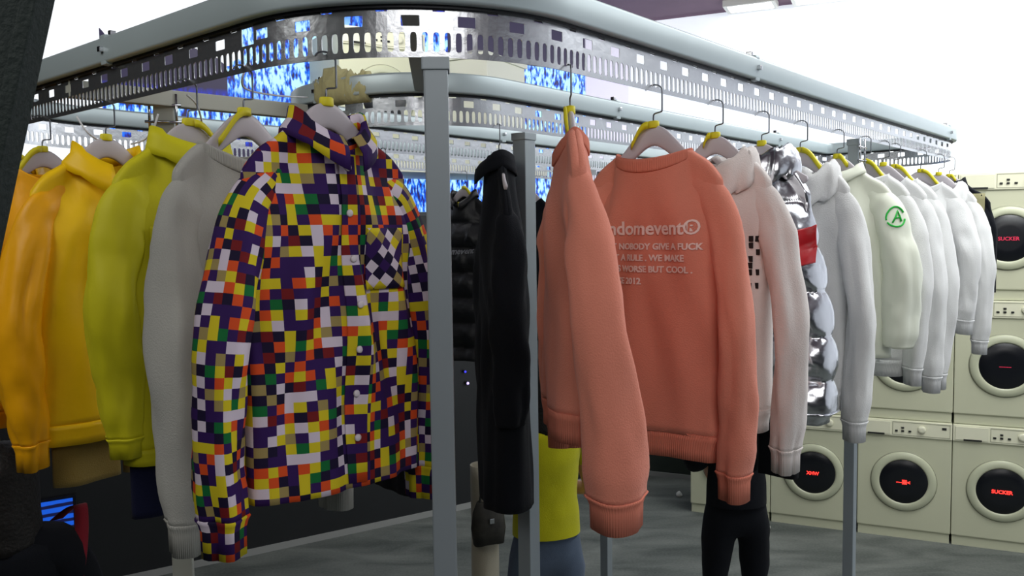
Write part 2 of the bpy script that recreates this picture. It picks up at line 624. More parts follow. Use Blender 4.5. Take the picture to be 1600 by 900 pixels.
blue_display()
for i, (px, py, sz, lb) in enumerate([(55, 744, .017, 'tiny violet spotlight on the stage front, upper of the left pair'),
                                      (57, 768, .02, 'tiny violet spotlight on the stage front, lower of the left pair'),
                                      (98, 750, .012, 'tiny violet spotlight on the stage front right of the pair'),
                                      (123, 725, .011, 'tiny violet spotlight on the stage front beneath the tan trousers'),
                                      (728, 598, .014, 'tiny white spotlight on the stage front behind the long black coat'),
                                      (724, 580, .011, 'tiny blue spotlight on the stage front behind the long black coat')]):
    a, z = wall_a(px, py)
    p = CORNER + SD * a
    t = thing('spotlight', lb, 'light', (p.x, p.y, z), math.atan2(SD.y, SD.x), 'tiny spotlights on the stage front')
    vs, fs = loft([[(rr * sz * math.cos(k * PI / 8), yy, rr * sz * math.sin(k * PI / 8)) for k in range(16)] for yy, rr in ((0, 1.0), (0.02, 1.0), (0.03, .8))])
    pyobj('housing', vs, fs, M['dark'], t)
    vs, fs = loft([[(rr * sz * math.cos(k * PI / 8), yy, rr * sz * math.sin(k * PI / 8)) for k in range(16)] for yy, rr in ((0.03, .78), (0.036, .7), (0.04, .3))])
    cb = (60, 60, 255) if i == 5 else (196, 178, 255)
    pyobj('lens', vs, fs, mat('spot_lens_%s' % ('blue' if i == 5 else 'violet'), cb, .4, emis=cb, estr=1.6), t)


# ------------------------------------------------------------------ washing machines
MOD_W, MOD_H, MOD_D = 0.6, 0.85, 0.55


def text_mesh(body, size, extrude=0.0015, align='CENTER', space=1.0, bold=0.0):
    cu = bpy.data.curves.new('t', 'FONT')
    cu.body = body; cu.size = size; cu.extrude = extrude; cu.align_x = align; cu.space_character = space
    cu.offset = bold
    cu.resolution_u = 3
    o = bpy.data.objects.new('t', cu)
    C.objects.link(o)
    dg = bpy.context.evaluated_depsgraph_get()
    me = bpy.data.meshes.new_from_object(o.evaluated_get(dg))
    bpy.data.objects.remove(o)
    bpy.data.curves.remove(cu)
    return me


def disc_rings(prof, cx, cz, n=48, rings=True):
    return [[(cx + r * math.cos(2 * PI * k / n), y, cz + r * math.sin(2 * PI * k / n)) for k in range(n)] for r, y in prof]


def washer(loc, rz, label, led=None, lm='led', group='stacked washing machines'):
    t = thing('washing_machine', label, 'washing machine', loc, rz, group)
    h = MOD_H
    obj('cabinet', box(-.298, .298, 0, MOD_D, .07, h - .004, bev=.008), M['washer'], t, False)
    obj('plinth', box(-.292, .292, .012, MOD_D, 0, .075), M['washer'], t, False)
    # panel band with drawer and control field
    obj('control_panel', box(-.298, .298, -.012, .004, h - .118, h - .006, bev=.004), M['panel'], t, False)
    dr = obj('detergent_drawer', box(-.285, -.085, -.017, -.010, h - .108, h - .016, bev=.003), M['panel'], t, False)
    obj('handle', box(-.235, -.125, -.022, -.016, h - .112, h - .100, bev=.002), M['dark'], dr, False)
    bm = bmesh.new()
    for x0, x1, z0, z1 in ((-.075, .285, h - .018, h - .015), (-.075, .285, h - .108, h - .105), (-.075, -.072, h - .108, h - .015), (.282, .285, h - .108, h - .015)):
        add_box(bm, x0, x1, -.0135, -.011, z0, z1)
    obj('control_frame', bm, mat('panel_line', (150, 152, 130), .5), t, False)
    for x, z in ((-.05, .078), (-.01, .055), (-.01, .078), (.035, .078)):
        obj('button', box(x - .009, x + .009, -.018, -.011, h - z - .006, h - z + .006, bev=.002), M['dark'], t, False)
    vs, fs = loft(disc_rings([(.026, -.011), (.026, -.022), (.022, -.028), (.010, -.028)], .11, h - .06, 20))
    pyobj('programme_dial', vs, fs, M['panel'], t)
    obj('display', box(.235, .262, -.0145, -.011, h - .052, h - .036), M['dark'], t, False)
    # door
    cz = .412
    vs, fs = loft(disc_rings([(.208, .002), (.208, -.010), (.203, -.016), (.165, -.020), (.157, -.016), (.154, -.010)], 0, cz), cap=False)
    d = pyobj('door', vs, fs, M['ring'], t)
    vs, fs = loft(disc_rings([(.155, -.011), (.152, -.014), (.08, -.015), (.004, -.015)], 0, cz))
    g = pyobj('door_glass', vs, fs, M['glass'], d)
    vs, fs = loft(disc_rings([(.214, .001), (.214, -.004), (.207, -.004)], 0, cz), cap=False)
    pyobj('door_seam', vs, fs, mat('panel_line', (150, 152, 130), .5), t)
    if led:
        me = text_mesh(led, .034, .001, bold=.0008)
        mx = Matrix.Translation((0, -.0185, cz - .015)) @ Matrix.Rotation(PI / 2, 4, 'X')
        me.transform(mx)
        me.materials.clear()
        me.materials.append(M[lm])
        link('led_text', me, None, d, False)
    return t


WP = Vector((3.005, 5.64, 0))       # front left foot line, at the seam
wrz = math.atan2(UD.y, UD.x)
COLN = {-3: 'first column from left', -2: 'second column from left', -1: 'third column from left', 0: 'fourth column from left', 1: 'fifth column, at right edge'}
LED = {(-2, 0): ('XHW', 'led'), (-1, 0): ('\u2014\u732b\u003c', 'led'), (0, 0): ('SUCKER', 'led'), (0, 1): ('\u2014\u2014', 'leddim'), (0, 2): ('SUCKER', 'leddim')}
ROWN = ['bottom row', 'middle row', 'top row']
for ci in (-3, -2, -1, 0, 1):
    for ri in range(3):
        if ci == -3 and ri > 0:
            continue
        if ci == -2 and ri > 1:
            continue
        p = WP + UD * (MOD_W * (ci + .5)) + Vector((0, 0, ri * MOD_H))
        tx = LED.get((ci, ri))
        washer(p, wrz, 'cream front-loading washing machine, %s, %s' % (ROWN[ri], COLN[ci]), *(tx if tx else (None, 'led')))

# washer and display box raised on a ledge of the stage wall
pc = at(650, 200, 6.0)
a, z = wall_a(655, 240)
p = CORNER + SD * (a + .28) - Vector((SD.y, -SD.x, 0)) * 0
nrm = Vector((-SD.y, SD.x, 0))
if nrm.y > 0:
    nrm = -nrm
ledge_z = 2.66
lg = thing('wall_ledge', 'pale ledge on the stage wall under the raised washing machine', 'shelf', (p.x, p.y, 0), math.atan2(-SD.y, -SD.x))
obj('shelf_board', box(-.75, .95, -.72, -.085, ledge_z - .06, ledge_z, bev=.004), M['box'], lg, False)
for x in (-.6, .8):
    obj('bracket', box(x - .02, x + .02, -.6, -.085, ledge_z - .16, ledge_z - .06), M['post'], lg, False)
pw = p + nrm * .68 + (-SD) * (-.30) + Vector((0, 0, ledge_z))
washer(pw, math.atan2(-SD.y, -SD.x), 'cream washing machine raised high on the ledge before the LED wall', None, group=None)
pb = p + nrm * .46 + (-SD) * (.50) + Vector((0, 0, ledge_z + .002))
bx = thing('display_box', 'ivory box with a shallow peaked lid on the ledge before the LED wall', 'box', pb, math.atan2(-SD.y, -SD.x) + .5)
obj('box_body', box(-.27, .27, -.27, .27, 0, .72, bev=.006), M['box'], bx, False)
bm = bmesh.new()
ps = [bm.verts.new(q) for q in ((-.285, -.285, .72), (.285, -.285, .72), (.285, .285, .72), (-.285, .285, .72), (-.285, -.285, .75), (.285, -.285, .75), (.285, .285, .75), (-.285, .285, .75), (0, 0, .84))]
for f in ((0, 3, 2, 1), (0, 1, 5, 4), (1, 2, 6, 5), (2, 3, 7, 6), (3, 0, 4, 7), (4, 5, 8), (5, 6, 8), (6, 7, 8), (7, 4, 8)):
    bm.faces.new([ps[i] for i in f])
obj('lid', bm, M['box'], bx, False)

# ------------------------------------------------------------------ the garment conveyor
NODES = [((0, 0), .41), ((3.73, 0), .30), ((3.73, .68), .05), ((.68, .68), .34), ((.68, 1.45), .34), ((3.73, 1.45), .05), ((3.73, 2.06), .28), ((0, 2.06), .40)]


def build_path():
    pts = []
    n = len(NODES)
    for i in range(n):
        (p, r) = NODES[i]
        p = Vector(p); a = Vector(NODES[i - 1][0]); b = Vector(NODES[(i + 1) % n][0])
        u = (a - p).normalized(); v = (b - p).normalized()
        c = p + (u + v) * r
        k = max(3, int(r / .014))
        for j in range(k + 1):
            th = (PI / 2) * j / k
            pts.append(c - v * (r * math.cos(th)) - u * (r * math.sin(th)))
    return pts


path2 = build_path()
PW = [W_(q.x, q.y) for q in path2]
cum = [0]
for i in range(len(PW)):
    cum.append(cum[-1] + (PW[(i + 1) % len(PW)] - PW[i]).length)
LEN = cum[-1]


def path(l):
    l = l % LEN
    lo, hi = 0, len(cum) - 1
    while hi - lo > 1:
        mid = (lo + hi) // 2
        if cum[mid] <= l:
            lo = mid
        else:
            hi = mid
    a = PW[lo]; b = PW[(lo + 1) % len(PW)]
    t = (l - cum[lo]) / max(1e-9, cum[lo + 1] - cum[lo])
    tn = (b - a).normalized()
    return a.lerp(b, t), tn


def nearest(s, t):
    q = W_(s, t)
    best = min(range(int(LEN / .02)), key=lambda k: (path(k * .02)[0] - q).length)
    return best * .02


conv = thing('garment_conveyor', 'grey steel garment conveyor whose slotted strip loops under a tubular rail on posts', 'clothes conveyor')


def hole_strip():
    vs = []; fs = []
    PITCH_ = LEN / round(LEN / .02)
    NP = 16

    def rectpt(th, hx, hz):
        c, s_ = math.cos(th), math.sin(th)
        k = 1 / max(abs(c) / hx, abs(s_) / hz)
        return c * k, s_ * k

    def cell(l0, wd, z0, z1, hx, hz, cz, pw):
        base = len(vs)
        cx = l0 + wd / 2; mz = (z0 + z1) / 2
        for k in range(NP):
            th = 2 * PI * (k + .5) / NP if NP % 8 else 2 * PI * k / NP
            th = math.atan2(*([((z1 - z0) / wd) * math.sin(2 * PI * k / NP), math.cos(2 * PI * k / NP)]))
            ox, oz = rectpt(th, wd / 2, (z1 - z0) / 2)
            a = 2 * PI * k / NP
            c, s_ = math.cos(a), math.sin(a)
            ix = hx * math.copysign(abs(c) ** pw, c); iz = hz * math.copysign(abs(s_) ** pw, s_)
            for (x, zz) in ((cx + ox, mz + oz), (cx + ix, cz + iz)):
                q, _ = path(x)
                vs.append((q.x, q.y, SB + zz))
        for k in range(NP):
            a = base + 2 * k; b = base + 2 * ((k + 1) % NP)
            fs.append((a, b, b + 1, a + 1))
    n = round(LEN / PITCH_)
    for i in range(n):
        cell(i * PITCH_, PITCH_, 0, .048, .0058, .0172, .0265, .55)
    n5 = n // 5
    for i in range(n5):
        cell(i * PITCH_ * 5, PITCH_ * 2.5, .048, .089, .0165, .0095, .063, .12)
        cell((i + .5) * PITCH_ * 5, PITCH_ * 2.5, .048, .089, .011, .0022, .081, .3)
    return vs, fs


vs, fs = hole_strip()
pyobj('slotted_strip', vs, fs, M['strip'], conv, smooth=False, thick=.0016)


def sweep_closed(prof, z0):
    vs = []; fs = []
    n = len(prof)
    K = []
    l = 0
    k = len(PW)
    for i in range(k):
        a = PW[i - 1]; b = PW[i]; c = PW[(i + 1) % k]
        t1 = (b - a).normalized(); t2 = (c - b).normalized()
        tt = (t1 + t2).normalized()
        nn = Vector((tt.y, -tt.x, 0)) / max(.5, tt.dot(t1))
        for x, z in prof:
            vs.append(b + nn * x + Vector((0, 0, z0 + z)))
    for i in range(k):
        for j in range(n):
            a = i * n + j; b = i * n + (j + 1) % n
            a2 = ((i + 1) % k) * n + j; b2 = ((i + 1) % k) * n + (j + 1) % n
            fs.append((a, a2, b2, b))
    return vs, fs


prof = []
for cx, cz, a0 in ((.0165, .050, 0), (-.0165, .050, 90), (-.014, .008, 180), (.014, .008, 270)):
    rr = .008 if cz > .02 else .006
    ox = .0 if cz > .02 else .0045 * (1 if cx > 0 else -1)
    for k in range(4):
        th = R(a0 + 30 * k)
        prof.append((cx + ox + rr * math.cos(th), cz - (0 if cz > .02 else .002) + rr * math.sin(th)))
vs, fs = sweep_closed(prof, SB + .089)
pyobj('rail', vs, fs, M['rail'], conv)
vs, fs = sweep_closed([(.009, -.004), (.009, .004), (-.009, .004), (-.009, -.004)], SB + .0875)
pyobj('drive_chain', vs, fs, M['chain'], conv, smooth=False)


def box_between(p, q, wy, z0, z1):
    d = Vector(q) - Vector(p); d.z = 0
    L_ = d.length
    ang = math.atan2(d.y, d.x)
    return box(0, L_, -wy / 2, wy / 2, z0, z1, bev=.003, mtx=Matrix.Translation((p[0], p[1], 0)) @ Matrix.Rotation(ang, 4, 'Z'))


def post(st, size, ang, mname='post', top=SB - .004, clamp=False, plate=True):
    p = W_(*st)
    mt = Matrix.Translation((p.x, p.y, 0)) @ Matrix.Rotation(ang, 4, 'Z')
    bm = bmesh.new()
    h = size / 2
    add_box(bm, -h, h, -h, h, 0, top, .003, mt)
    add_box(bm, -.06, .06, -.06, .06, 0, .008, .002, mt)
    o = obj('post', bm, M[mname], conv, False)
    if plate:
        obj('top_plate', box(-h - .003, h + .003, -h - .003, h + .003, top - .022, top, mtx=mt, bev=.002), M[mname], o, False)
    if clamp:
        for zz in (top - .03, top - .075):
            vs, fs = loft(tube_rings([mt @ Vector(q) for q in ((-h - .02, -h - .008, zz), (h + .02, -h - .008, zz))], .004, 6))
            c = pyobj('clamp_bolt', vs, fs, M['chrome'], o)
        for sx in (-1, 1):
            vs, fs = loft(tube_rings([mt @ Vector(q) for q in ((sx * (h + .008), -h - .008, top - .10), (sx * (h + .008), -h - .008, top + .0))], .0035, 6))
            pyobj('clamp_rod', vs, fs, M['chrome'], o)
    return o


post((.150, .085), .042, 0.06)
post((1.12, .68), .050, A1)
post((.25, 1.23), .052, A1 - .6, 'creampost', SB + .075, clamp=True, plate=False)
post((2.10, 0.0), .036, A1, clamp=True)
post((2.71, 1.45), .046, A1)
p = W_(0, 1.23); q = W_(.66, 1.16)
obj('cross_beam', box_between(p, q, .035, SB + .042, SB + .085), M['creampost'], conv, False)
p = W_(.12, .12); q = W_(.80, .80)
obj('cross_beam', box_between(p, q, .034, SB + .094, SB + .140), M['rail'], conv, False)
p = W_(.7, 1.23); q = W_(.7, 1.35)
for st in ((0, .98), (0, .40) if False else (0, 1.75), (1.25, 0), (3.35, 0), (1.62, .68), (3.05, .68), (.70, 1.1), (1.9, 1.45), (1.2, 2.06)):
    l = nearest(*st)
    q, tn = path(l)
    mt = Matrix.Translation((q.x, q.y, SB + .118)) @ Matrix.Rotation(math.atan2(tn.y, tn.x), 4, 'Z')
    bm = bmesh.new()
    add_box(bm, -.014, .014, -.024, .024, -.034, .034, .006, mt)
    o = obj('rail_clamp', bm, M['rail'], conv, False)
    bm = bmesh.new()
    add_box(bm, -.006, .006, -.034, .034, -.006, .006, .002, mt)
    add_box(bm, -.005, .005, -.008, .008, .03, .046, .002, mt)
    obj('bolt', bm, M['chrome'], o, False)


# ------------------------------------------------------------------ hangers
HZT = [(0, .080), (.022, .083), (.05, .108), (.09, .150), (.12, .170), (.16, .190), (.21, .216), (.32, .275)]


def hz_lin(x):
    x = abs(x)
    for (x0, y0), (x1, y1) in zip(HZT, HZT[1:]):
        if x <= x1:
            return lerp(y0, y1, (x - x0) / (x1 - x0))
    return HZT[-1][1]


def hz_top(x):
    """height of the hanger's upper edge below the hook point"""
    return -sum(hz_lin(x + .012 * k / 2) * w_ for k, w_ in ((-3, .1), (-2, .15), (-1, .15), (0, .2), (1, .15), (2, .15), (3, .1)))


def hanger_proto():
    t = thing('clothes_hanger', 'x', 'hanger')
    pts = smooth_pts([(0, 0, -.085), (0, 0, -.062), (.004, 0, -.056), (.020, 0, -.053), (.022, 0, -.046), (.022, 0, -.010), (.0215, 0, -.004)], 4)
    for k in range(10):
        th = R(10 + 17 * k)
        pts.append(Vector((.0 + .0215 * math.cos(th) - .0, 0, -.006 + .010 * 1.6 * math.sin(th) * .85)))
    hk = tube('hook', pts, .0018, M['hook'], t, 6)
    rings = []
    n = 14
    for i in range(41):
        x = -.134 + .268 * i / 40
        top = hz_top(x) + (0 if abs(x) > .01 else 0)
        th = interp([(0, .046), (.03, .048), (.09, .036), (.122, .028), (.134, .014)], abs(x))
        c = top - th / 2
        dz = (hz_top(x + .004) - hz_top(x - .004)) / .008
        dy = .007 - .003 * abs(x) / .2
        y0 = 0.02 * (abs(x) / .2) ** 2
        rings.append([(x, dy * math.copysign(abs(math.cos(a)) ** .6, math.cos(a)), c + th / 2 * math.copysign(abs(math.sin(a)) ** .8, math.sin(a))) for a in [2 * PI * k / n for k in range(n)]])
    vs, fs = loft(rings)
    pyobj('hanger_arms', vs, fs, M['hanger'], t)
    vs, fs = loft([[(.013 * s_ * math.cos(a), .0095 * s_ * math.sin(a), z) for a in [2 * PI * k / 12 for k in range(12)]] for z, s_ in ((-.088, 1), (-.086, 1.08), (-.074, 1.05), (-.072, .9))])
    pyobj('tag_sleeve', vs, fs, M['tag'], t)
    return t


def ribbon(t, side, long=.07, w=.008, y=-.012):
    rings = []
    for k in range(9):
        u = k / 8
        x = side * (.006 + long * u)
        z = hz_top(x) + .008 - .012 * u + .004 * math.sin(u * 5)
        dz = -.35
        rings.append([Vector((x, y - .004 * math.sin(u * 3), z)), Vector((x + side * .004, y + .003, z - .001)), Vector((x + side * .004, y + .003, z - w * 1.8)), Vector((x, y - .004 * math.sin(u * 3), z - w * 2))])
    vs, fs = loft(rings)
    return pyobj('tag_ribbon', vs, fs, M['tag'], t)


PROTO = hanger_proto()
first_used = [False]


def hanger(loc, rz, label, rib=None, rl=.07):
    if not first_used[0]:
        t = PROTO
        first_used[0] = True
    else:
        t = PROTO.copy()
        C.objects.link(t)
        for ch in PROTO.children:
            if ch.name.startswith('tag_ribbon'):
                continue
            c = ch.copy(); C.objects.link(c); c.parent = t
    t.location = loc
    t.rotation_euler = (0, 0, rz)
    t['label'] = label
    t['group'] = 'pale hangers on the conveyor'
    if rib:
        ribbon(t, rib, rl)
    return t


# ------------------------------------------------------------------ garments
class G:
    """a top on its hanger; local x across the shoulders, -y the side that faces the visitor, z=0 at the hook"""

    def __init__(s, root, mats, hw=.22, nw=.105, L=.70, d=.055, hemw=None, nf=.055, nb=.02, seed=0, fold=.018, quilt=0, ffreq=11, nd=.045, sh=.0, lean=0, tw=0.0, hemdrop=0.0, wk=3.0):
        s.__dict__.update(locals())
        s.hemw = hemw or hw - .004
        s.zs = hz_top(nw)
        s.zh = s.zs - L

    def ztop(s, x, front):
        ax = abs(x)
        if ax >= s.nw:
            z = hz_top(ax) + .010 - s.sh * (ax - s.nw)
        else:
            u = 1 - (ax / s.nw) ** 2
            z = hz_top(s.nw) + .010 - (s.nf if front else s.nb) * u ** .8
        tip = max(0, (ax - (s.hw - .045)) / .045)
        return z - .026 * tip * tip

    def pt(s, q, v):
        """q angle round the body (0 right side, pi left, sin<0 front), v 0 top..1 hem"""
        c, si = math.cos(q), math.sin(q)
        front = si < 0
        xn = math.copysign(abs(c) ** .9, c)
        W = lerp(s.hw, s.hemw, sst(v * s.wk))
        x = xn * W
        zt = s.ztop(xn * s.hw, front)
        zb = s.zh + .008 * nz(x * 6, s.seed, 5) - s.hemdrop * xn
        z = lerp(zt, zb, v)
        ax = abs(xn * s.hw)
        D0 = s.nd * math.sqrt(max(0, 1 - (ax / s.nw) ** 2)) if ax < s.nw else 0
        D1 = s.d * abs(si) ** .75
        D = max(lerp(D0, D1, sst(v / .28)), .0125 * min(1, v / .012) * min(1, abs(si) * 3))
        sd = -1 if front else 1
        edge = min(1, abs(si) * 2.2)
        f = s.fold * (sst(v * 1.6)) * edge * (nz(x * s.ffreq + s.seed * 7.3 + z * 1.3, sd * 2.1, z * 1.1 + s.seed) * 1.5 + .45 * nz(x * s.ffreq * 2.6, s.seed + sd, z * 2.2))
        # creases dropping from the shoulder tips
        f += s.fold * .5 * edge * sst(v * 3) * (1 - v) * math.sin((abs(x) * 1.0 + (z - s.zs) * .35) * 60 + s.seed)
        if s.quilt:
            ph = (z - s.zs) / s.quilt
            puff = abs(math.sin(PI * ph)) ** .55
            D = D * (.72 + .42 * puff) + .010 * puff * sst(v * 5)
            x *= (.97 + .045 * puff * sst(v * 4))
            f += .007 * nz(x * 40, z * 60, s.seed) * edge * sst(v * 5)
        y = sd * D + f * (1 if sd < 0 else -1) * -1
        y += s.tw * (z - s.zs) * x * 4
        return Vector((x, y, z))

    def fy(s, x, z):
        """front surface y at x,z"""
        xn = x / s.hw
        q = -math.acos(max(-1, min(1, math.copysign(abs(xn) ** (1 / .9), xn))))
        v = .5
        for _ in range(8):
            W = lerp(s.hw, s.hemw, sst(v * s.wk))
            xn = max(-.999, min(.999, x / W))
            q = -math.acos(math.copysign(abs(xn) ** (1 / .9), xn))
            zt = s.ztop(xn * s.hw, True)
            zb = s.zh
            v = max(0, min(1, (z - zt) / (zb - zt)))
        return s.pt(q, v).y

    def body(s, m, name='body', rows=44, cols=112, v0=0, v1=1, thick=.003, parent=None):
        vs = []; fs = []; uv = []
        qs = [2 * PI * (j + .5) / cols for j in range(cols)]
        # denser sampling near shoulders happens through the power curve
        mid = [s.pt(q, .5) for q in qs]
        us = [0]
        for j in range(1, cols):
            us.append(us[-1] + (mid[j].xy - mid[j - 1].xy).length)
        for i in range(rows + 1):
            v = v0 + (v1 - v0) * (i / rows) ** 1.25
            for j, q in enumerate(qs):
                p = s.pt(q, v)
                vs.append(p); uv.append((us[j], p.z + .0 * p.x))
        for i in range(rows):
            for j in range(cols):
                a = i * cols + j; b = i * cols + (j + 1) % cols
                fs.append((a, b, b + cols, a + cols))
        s.last = vs[-cols:]
        s.us = us
        return pyobj(name, vs, fs, m, parent or s.root, uvs=uv, thick=thick, wrap=us[-1] + (mid[0].xy - mid[-1].xy).length)

    def hem(s, m, h=.055, k=.94):
        n = len(s.last)
        c = Vector((0, 0, 0))
        rings = []
        vs = []; fs = []; uv = []
        prof = [(0, 1.0), (.0, 1.02), (.2, 1.0 * (k + 1) / 2), (.6, k), (1, k)]
        for t, sc in prof:
            for j, p in enumerate(s.last):
                vs.append(Vector((p.x * (sc if t else sc), p.y * sc, p.z - h * t + (.002 if sc > 1.01 else 0))))
                uv.append((s.us[j], -h * t))
        for i in range(len(prof) - 1):
            for j in range(n):
                a = i * n + j; b = i * n + (j + 1) % n
                fs.append((a, b, b + n, a + n))
        return pyobj('hem_band', vs, fs, m, s.root, uvs=uv, thick=.004)

    def neck_pts(s, n=56):
        out = []
        for k in range(n):
            a = 2 * PI * k / n
            x = s.nw * math.cos(a)
            front = math.sin(a) < 0
            y = s.nd * math.sin(a)
            out.append(Vector((x, y, s.ztop(x, front))))
        return out

    def rib_neck(s, m, h=.024):
        n = 72
        vs = []; fs = []; uv = []
        prof = [(-.10, -.001), (0, .0045), (.15, .005), (.85, .005), (1.0, .0045), (1.08, .001)]
        for t_, off in prof:
            for k in range(n):
                a = 2 * PI * k / n
                xn = s.nw * math.cos(a) / s.hw
                front = math.sin(a) < 0
                c = math.copysign(abs(xn) ** (1 / .9), xn)
                q = math.acos(max(-1, min(1, c)))
                if front:
                    q = -q
                hh = h * lerp(.55, 1, abs(math.sin(a)))
                p = s.pt(q, max(0, t_) * hh / s.L)
                if t_ < 0:
                    p.z += .004
                p.y += off * math.sin(a) * 1.0
                vs.append(p); uv.append((k * .008, t_ * h))
        for i in range(len(prof) - 1):
            for j in range(n):
                a = i * n + j; b = i * n + (j + 1) % n
                fs.append((a, b, b + n, a + n))
        return pyobj('neck_rib', vs, fs, m, s.root, uvs=uv, thick=.002)

    def sleeve(s, side, m, ln=.58, r=.056, rw=.043, spread=.03, fwd=0.0, cuff=None, cufflen=.06, seamat=None, rows=40, quilt=0, bend=.02, name='sleeve', flat=.75, sfold=.011, hangy=0.0):
        n = 28
        xt = s.hw
        zt = s.ztop(s.hw - .02, True)
        path_ = smooth_pts([(xt - .085, 0, s.ztop(xt - .085, True) - .050), (xt - .050, 0, zt - .046), (xt - .020 + spread * .1, fwd * .1, zt - .080), (xt - .002 + spread * .35, fwd * .3, zt - .16), (xt + spread * .8 + bend, fwd * .7 - .01, zt - ln * .55), (xt + spread + bend * .4, fwd, zt - ln * .85), (xt + spread * .95, fwd * 1.1 + hangy, zt - ln - .03)], 8)
        K = len(path_)
        cl = [0]
        for i in range(1, K):
            cl.append(cl[-1] + (path_[i] - path_[i - 1]).length)
        vs = []; fs = []; uv = []
        rings = []
        for i, p in enumerate(path_):
            u = cl[i] / cl[-1]
            t = (path_[min(i + 1, K - 1)] - path_[max(i - 1, 0)]).normalized()
            b = Vector((0, 1, 0))
            nn = t.cross(b).normalized()
            b = nn.cross(t).normalized()
            rr = interp([(0, .026), (.06, .036), (.14, r * .9), (.24, r), (.5, lerp(r, rw, .45)), (.92, rw * 1.06), (1, rw * .92)], u)
            if seamat and abs(u - seamat) < .012:
                rr *= 1.035
            rn = rr * interp([(0, 1.0), (.15, .8), (.4, flat), (1, flat)], u)
            yk = interp([(0, .25), (.06, .42), (.16, .66), (.34, .92), (.5, 1), (1, 1)], u)
            ring = []
            for k in range(n):
                a = 2 * PI * k / n + PI
                fo = sfold * sst(u * 3) * (nz(a * 1.1 + s.seed * 3 + side, u * 2.5, s.seed) * 1.6 + .7 * nz(math.cos(a) * 2, math.sin(a) * 2, u * 9 + s.seed * 2))
                if quilt:
                    fo += .012 * (abs(math.sin(PI * cl[i] / quilt)) ** .55 - .5) * sst(u * 6) + .004 * nz(a * 5, cl[i] * 50, 2)
                q = p + nn * ((rn + fo * .7) * math.cos(a)) + b * ((rr * yk + fo) * math.sin(a))
                q.x *= side
                vs.append(q); uv.append((r * a + side * .37, -cl[i] + .013 * side))
                ring.append(q)
            rings.append(ring)
        for i in range(K - 1):
            for k in range(n):
                a = i * n + k; b = i * n + (k + 1) % n
                fs.append((a, b, b + n, a + n) if side > 0 else (a + n, b + n, b, a))
        o = pyobj(name, vs, fs, m, s.root, uvs=uv, thick=.003, wrap=2 * PI * r)
        s.rings = rings
        if cuff:
            last = rings[-1]
            c = sum(last, Vector()) / n
            vs = []; fs = []; uv = []
            prof = [(0, 1.0), (0.02, 1.05), (.1, .95), (.3, .86), (1, .84)]
            for t_, sc in prof:
                for k, p in enumerate(last):
                    q = c + (p - c) * sc + Vector((0, 0, -cufflen * t_))
                    vs.append(q); uv.append((rw * 2 * PI * k / n, t_ * cufflen))
            for i in range(len(prof) - 1):
                for k in range(n):
                    a = i * n + k; b = i * n + (k + 1) % n
                    fs.append((a, b, b + n, a + n))
            pyobj('cuff', vs, fs, cuff, o, uvs=uv, thick=.004)
        return o

    def collar(s, m, h=.035, leaf=.042, gap=12, point=.022, flare=1.16):
        n = 46
        vs = []; fs = []; uv = []
        rows = 7
        for j in range(n + 1):
            a = R(-90 + gap + (360 - 2 * gap) * j / n)
            x = s.nw * math.cos(a); y = s.nd * math.sin(a)
            zb = s.ztop(x, math.sin(a) < 0)
            fr = max(0, -math.sin(a))
            near = max(0, 1 - min(j, n - j) / 7)
            prof = [(1.0, -.004), (.97, h * .5), (.95, h), (1.02, h + .004), (1.07, h - leaf * .35), (flare - .03, h - leaf * .7), (flare, h - leaf - point * near)]
            for i, (sc, dz) in enumerate(prof):
                oy = -.012 * fr * (i > 2)
                vs.append(Vector((x * sc, y * (sc + .25 * fr * (i > 3)) + oy, zb + dz * (.8 if fr > .5 else 1))))
                uv.append((j * .0085, .2 + sum([.0, .012, .012, .006, .014, .014, .02][:i + 1])))
        for j in range(n):
            for i in range(rows - 1):
                a = j * rows + i
                fs.append((a, a + 1, a + rows + 1, a + rows))
        return pyobj('collar', vs, fs, m, s.root, uvs=uv, thick=.003)

    def hood(s, m, h=.014, out=1.45, drop=.075, gap=20, name='hood'):
        n = 60
        vs = []; fs = []; uv = []
        rows = 12
        for j in range(n + 1):
            a = R(-90 + gap + (360 - 2 * gap) * j / n)
            x = s.nw * math.cos(a); y = s.nd * math.sin(a)
            zb = s.ztop(x, math.sin(a) < 0)
            fr = max(0, -math.sin(a))
            bk = max(0, math.sin(a))
            for i in range(rows):
                u = i / (rows - 1)
                # profile: up, over, down and tucked under
                th = u * PI * 1.25
                ro = .92 + (out - .92) * .5 * (1 - math.cos(min(th, PI))) - (.20 * max(0, th - PI))
                dz = h * math.sin(min(th * 1.0, PI)) - drop * sst((u - .35) * 1.8) * (1 + .5 * bk)
                w_ = .010 * nz(a * 3.2 + u * 2.0, u * 5, s.seed + 3) + .008 * math.sin(a * 9 + u * 7 + s.seed)
                yy = y * (1 + (ro - .92) * 1.5)
                vs.append(Vector((x * (ro - .15 * fr * u), yy + w_, zb + dz + w_)))
                uv.append((j * .01, u * .2))
        for j in range(n):
            for i in range(rows - 1):
                a = j * rows + i
                fs.append((a, a + 1, a + rows + 1, a + rows))
        return pyobj(name, vs, fs, m, s.root, uvs=uv, thick=.004)

    def patch(s, name, x0, x1, z0, z1, m, off=.004, parent=None, rot=0, n=10, thick=.002, skew=0.0):
        vs = []; fs = []; uv = []
        for i in range(n + 1):
            for j in range(n + 1):
                x = lerp(x0, x1, j / n); z = lerp(z0, z1, i / n)
                zz = z + skew * (x - x0)
                vs.append(Vector((x, s.fy(x, zz) - off, zz)))
                uv.append((x * math.cos(rot) - z * math.sin(rot) + .31, x * math.sin(rot) + z * math.cos(rot)))
        for i in range(n):
            for j in range(n):
                a = i * (n + 1) + j
                fs.append((a, a + 1, a + n + 2, a + n + 1))
        return pyobj(name, vs, fs, m, parent or s.root, uvs=uv, thick=thick)

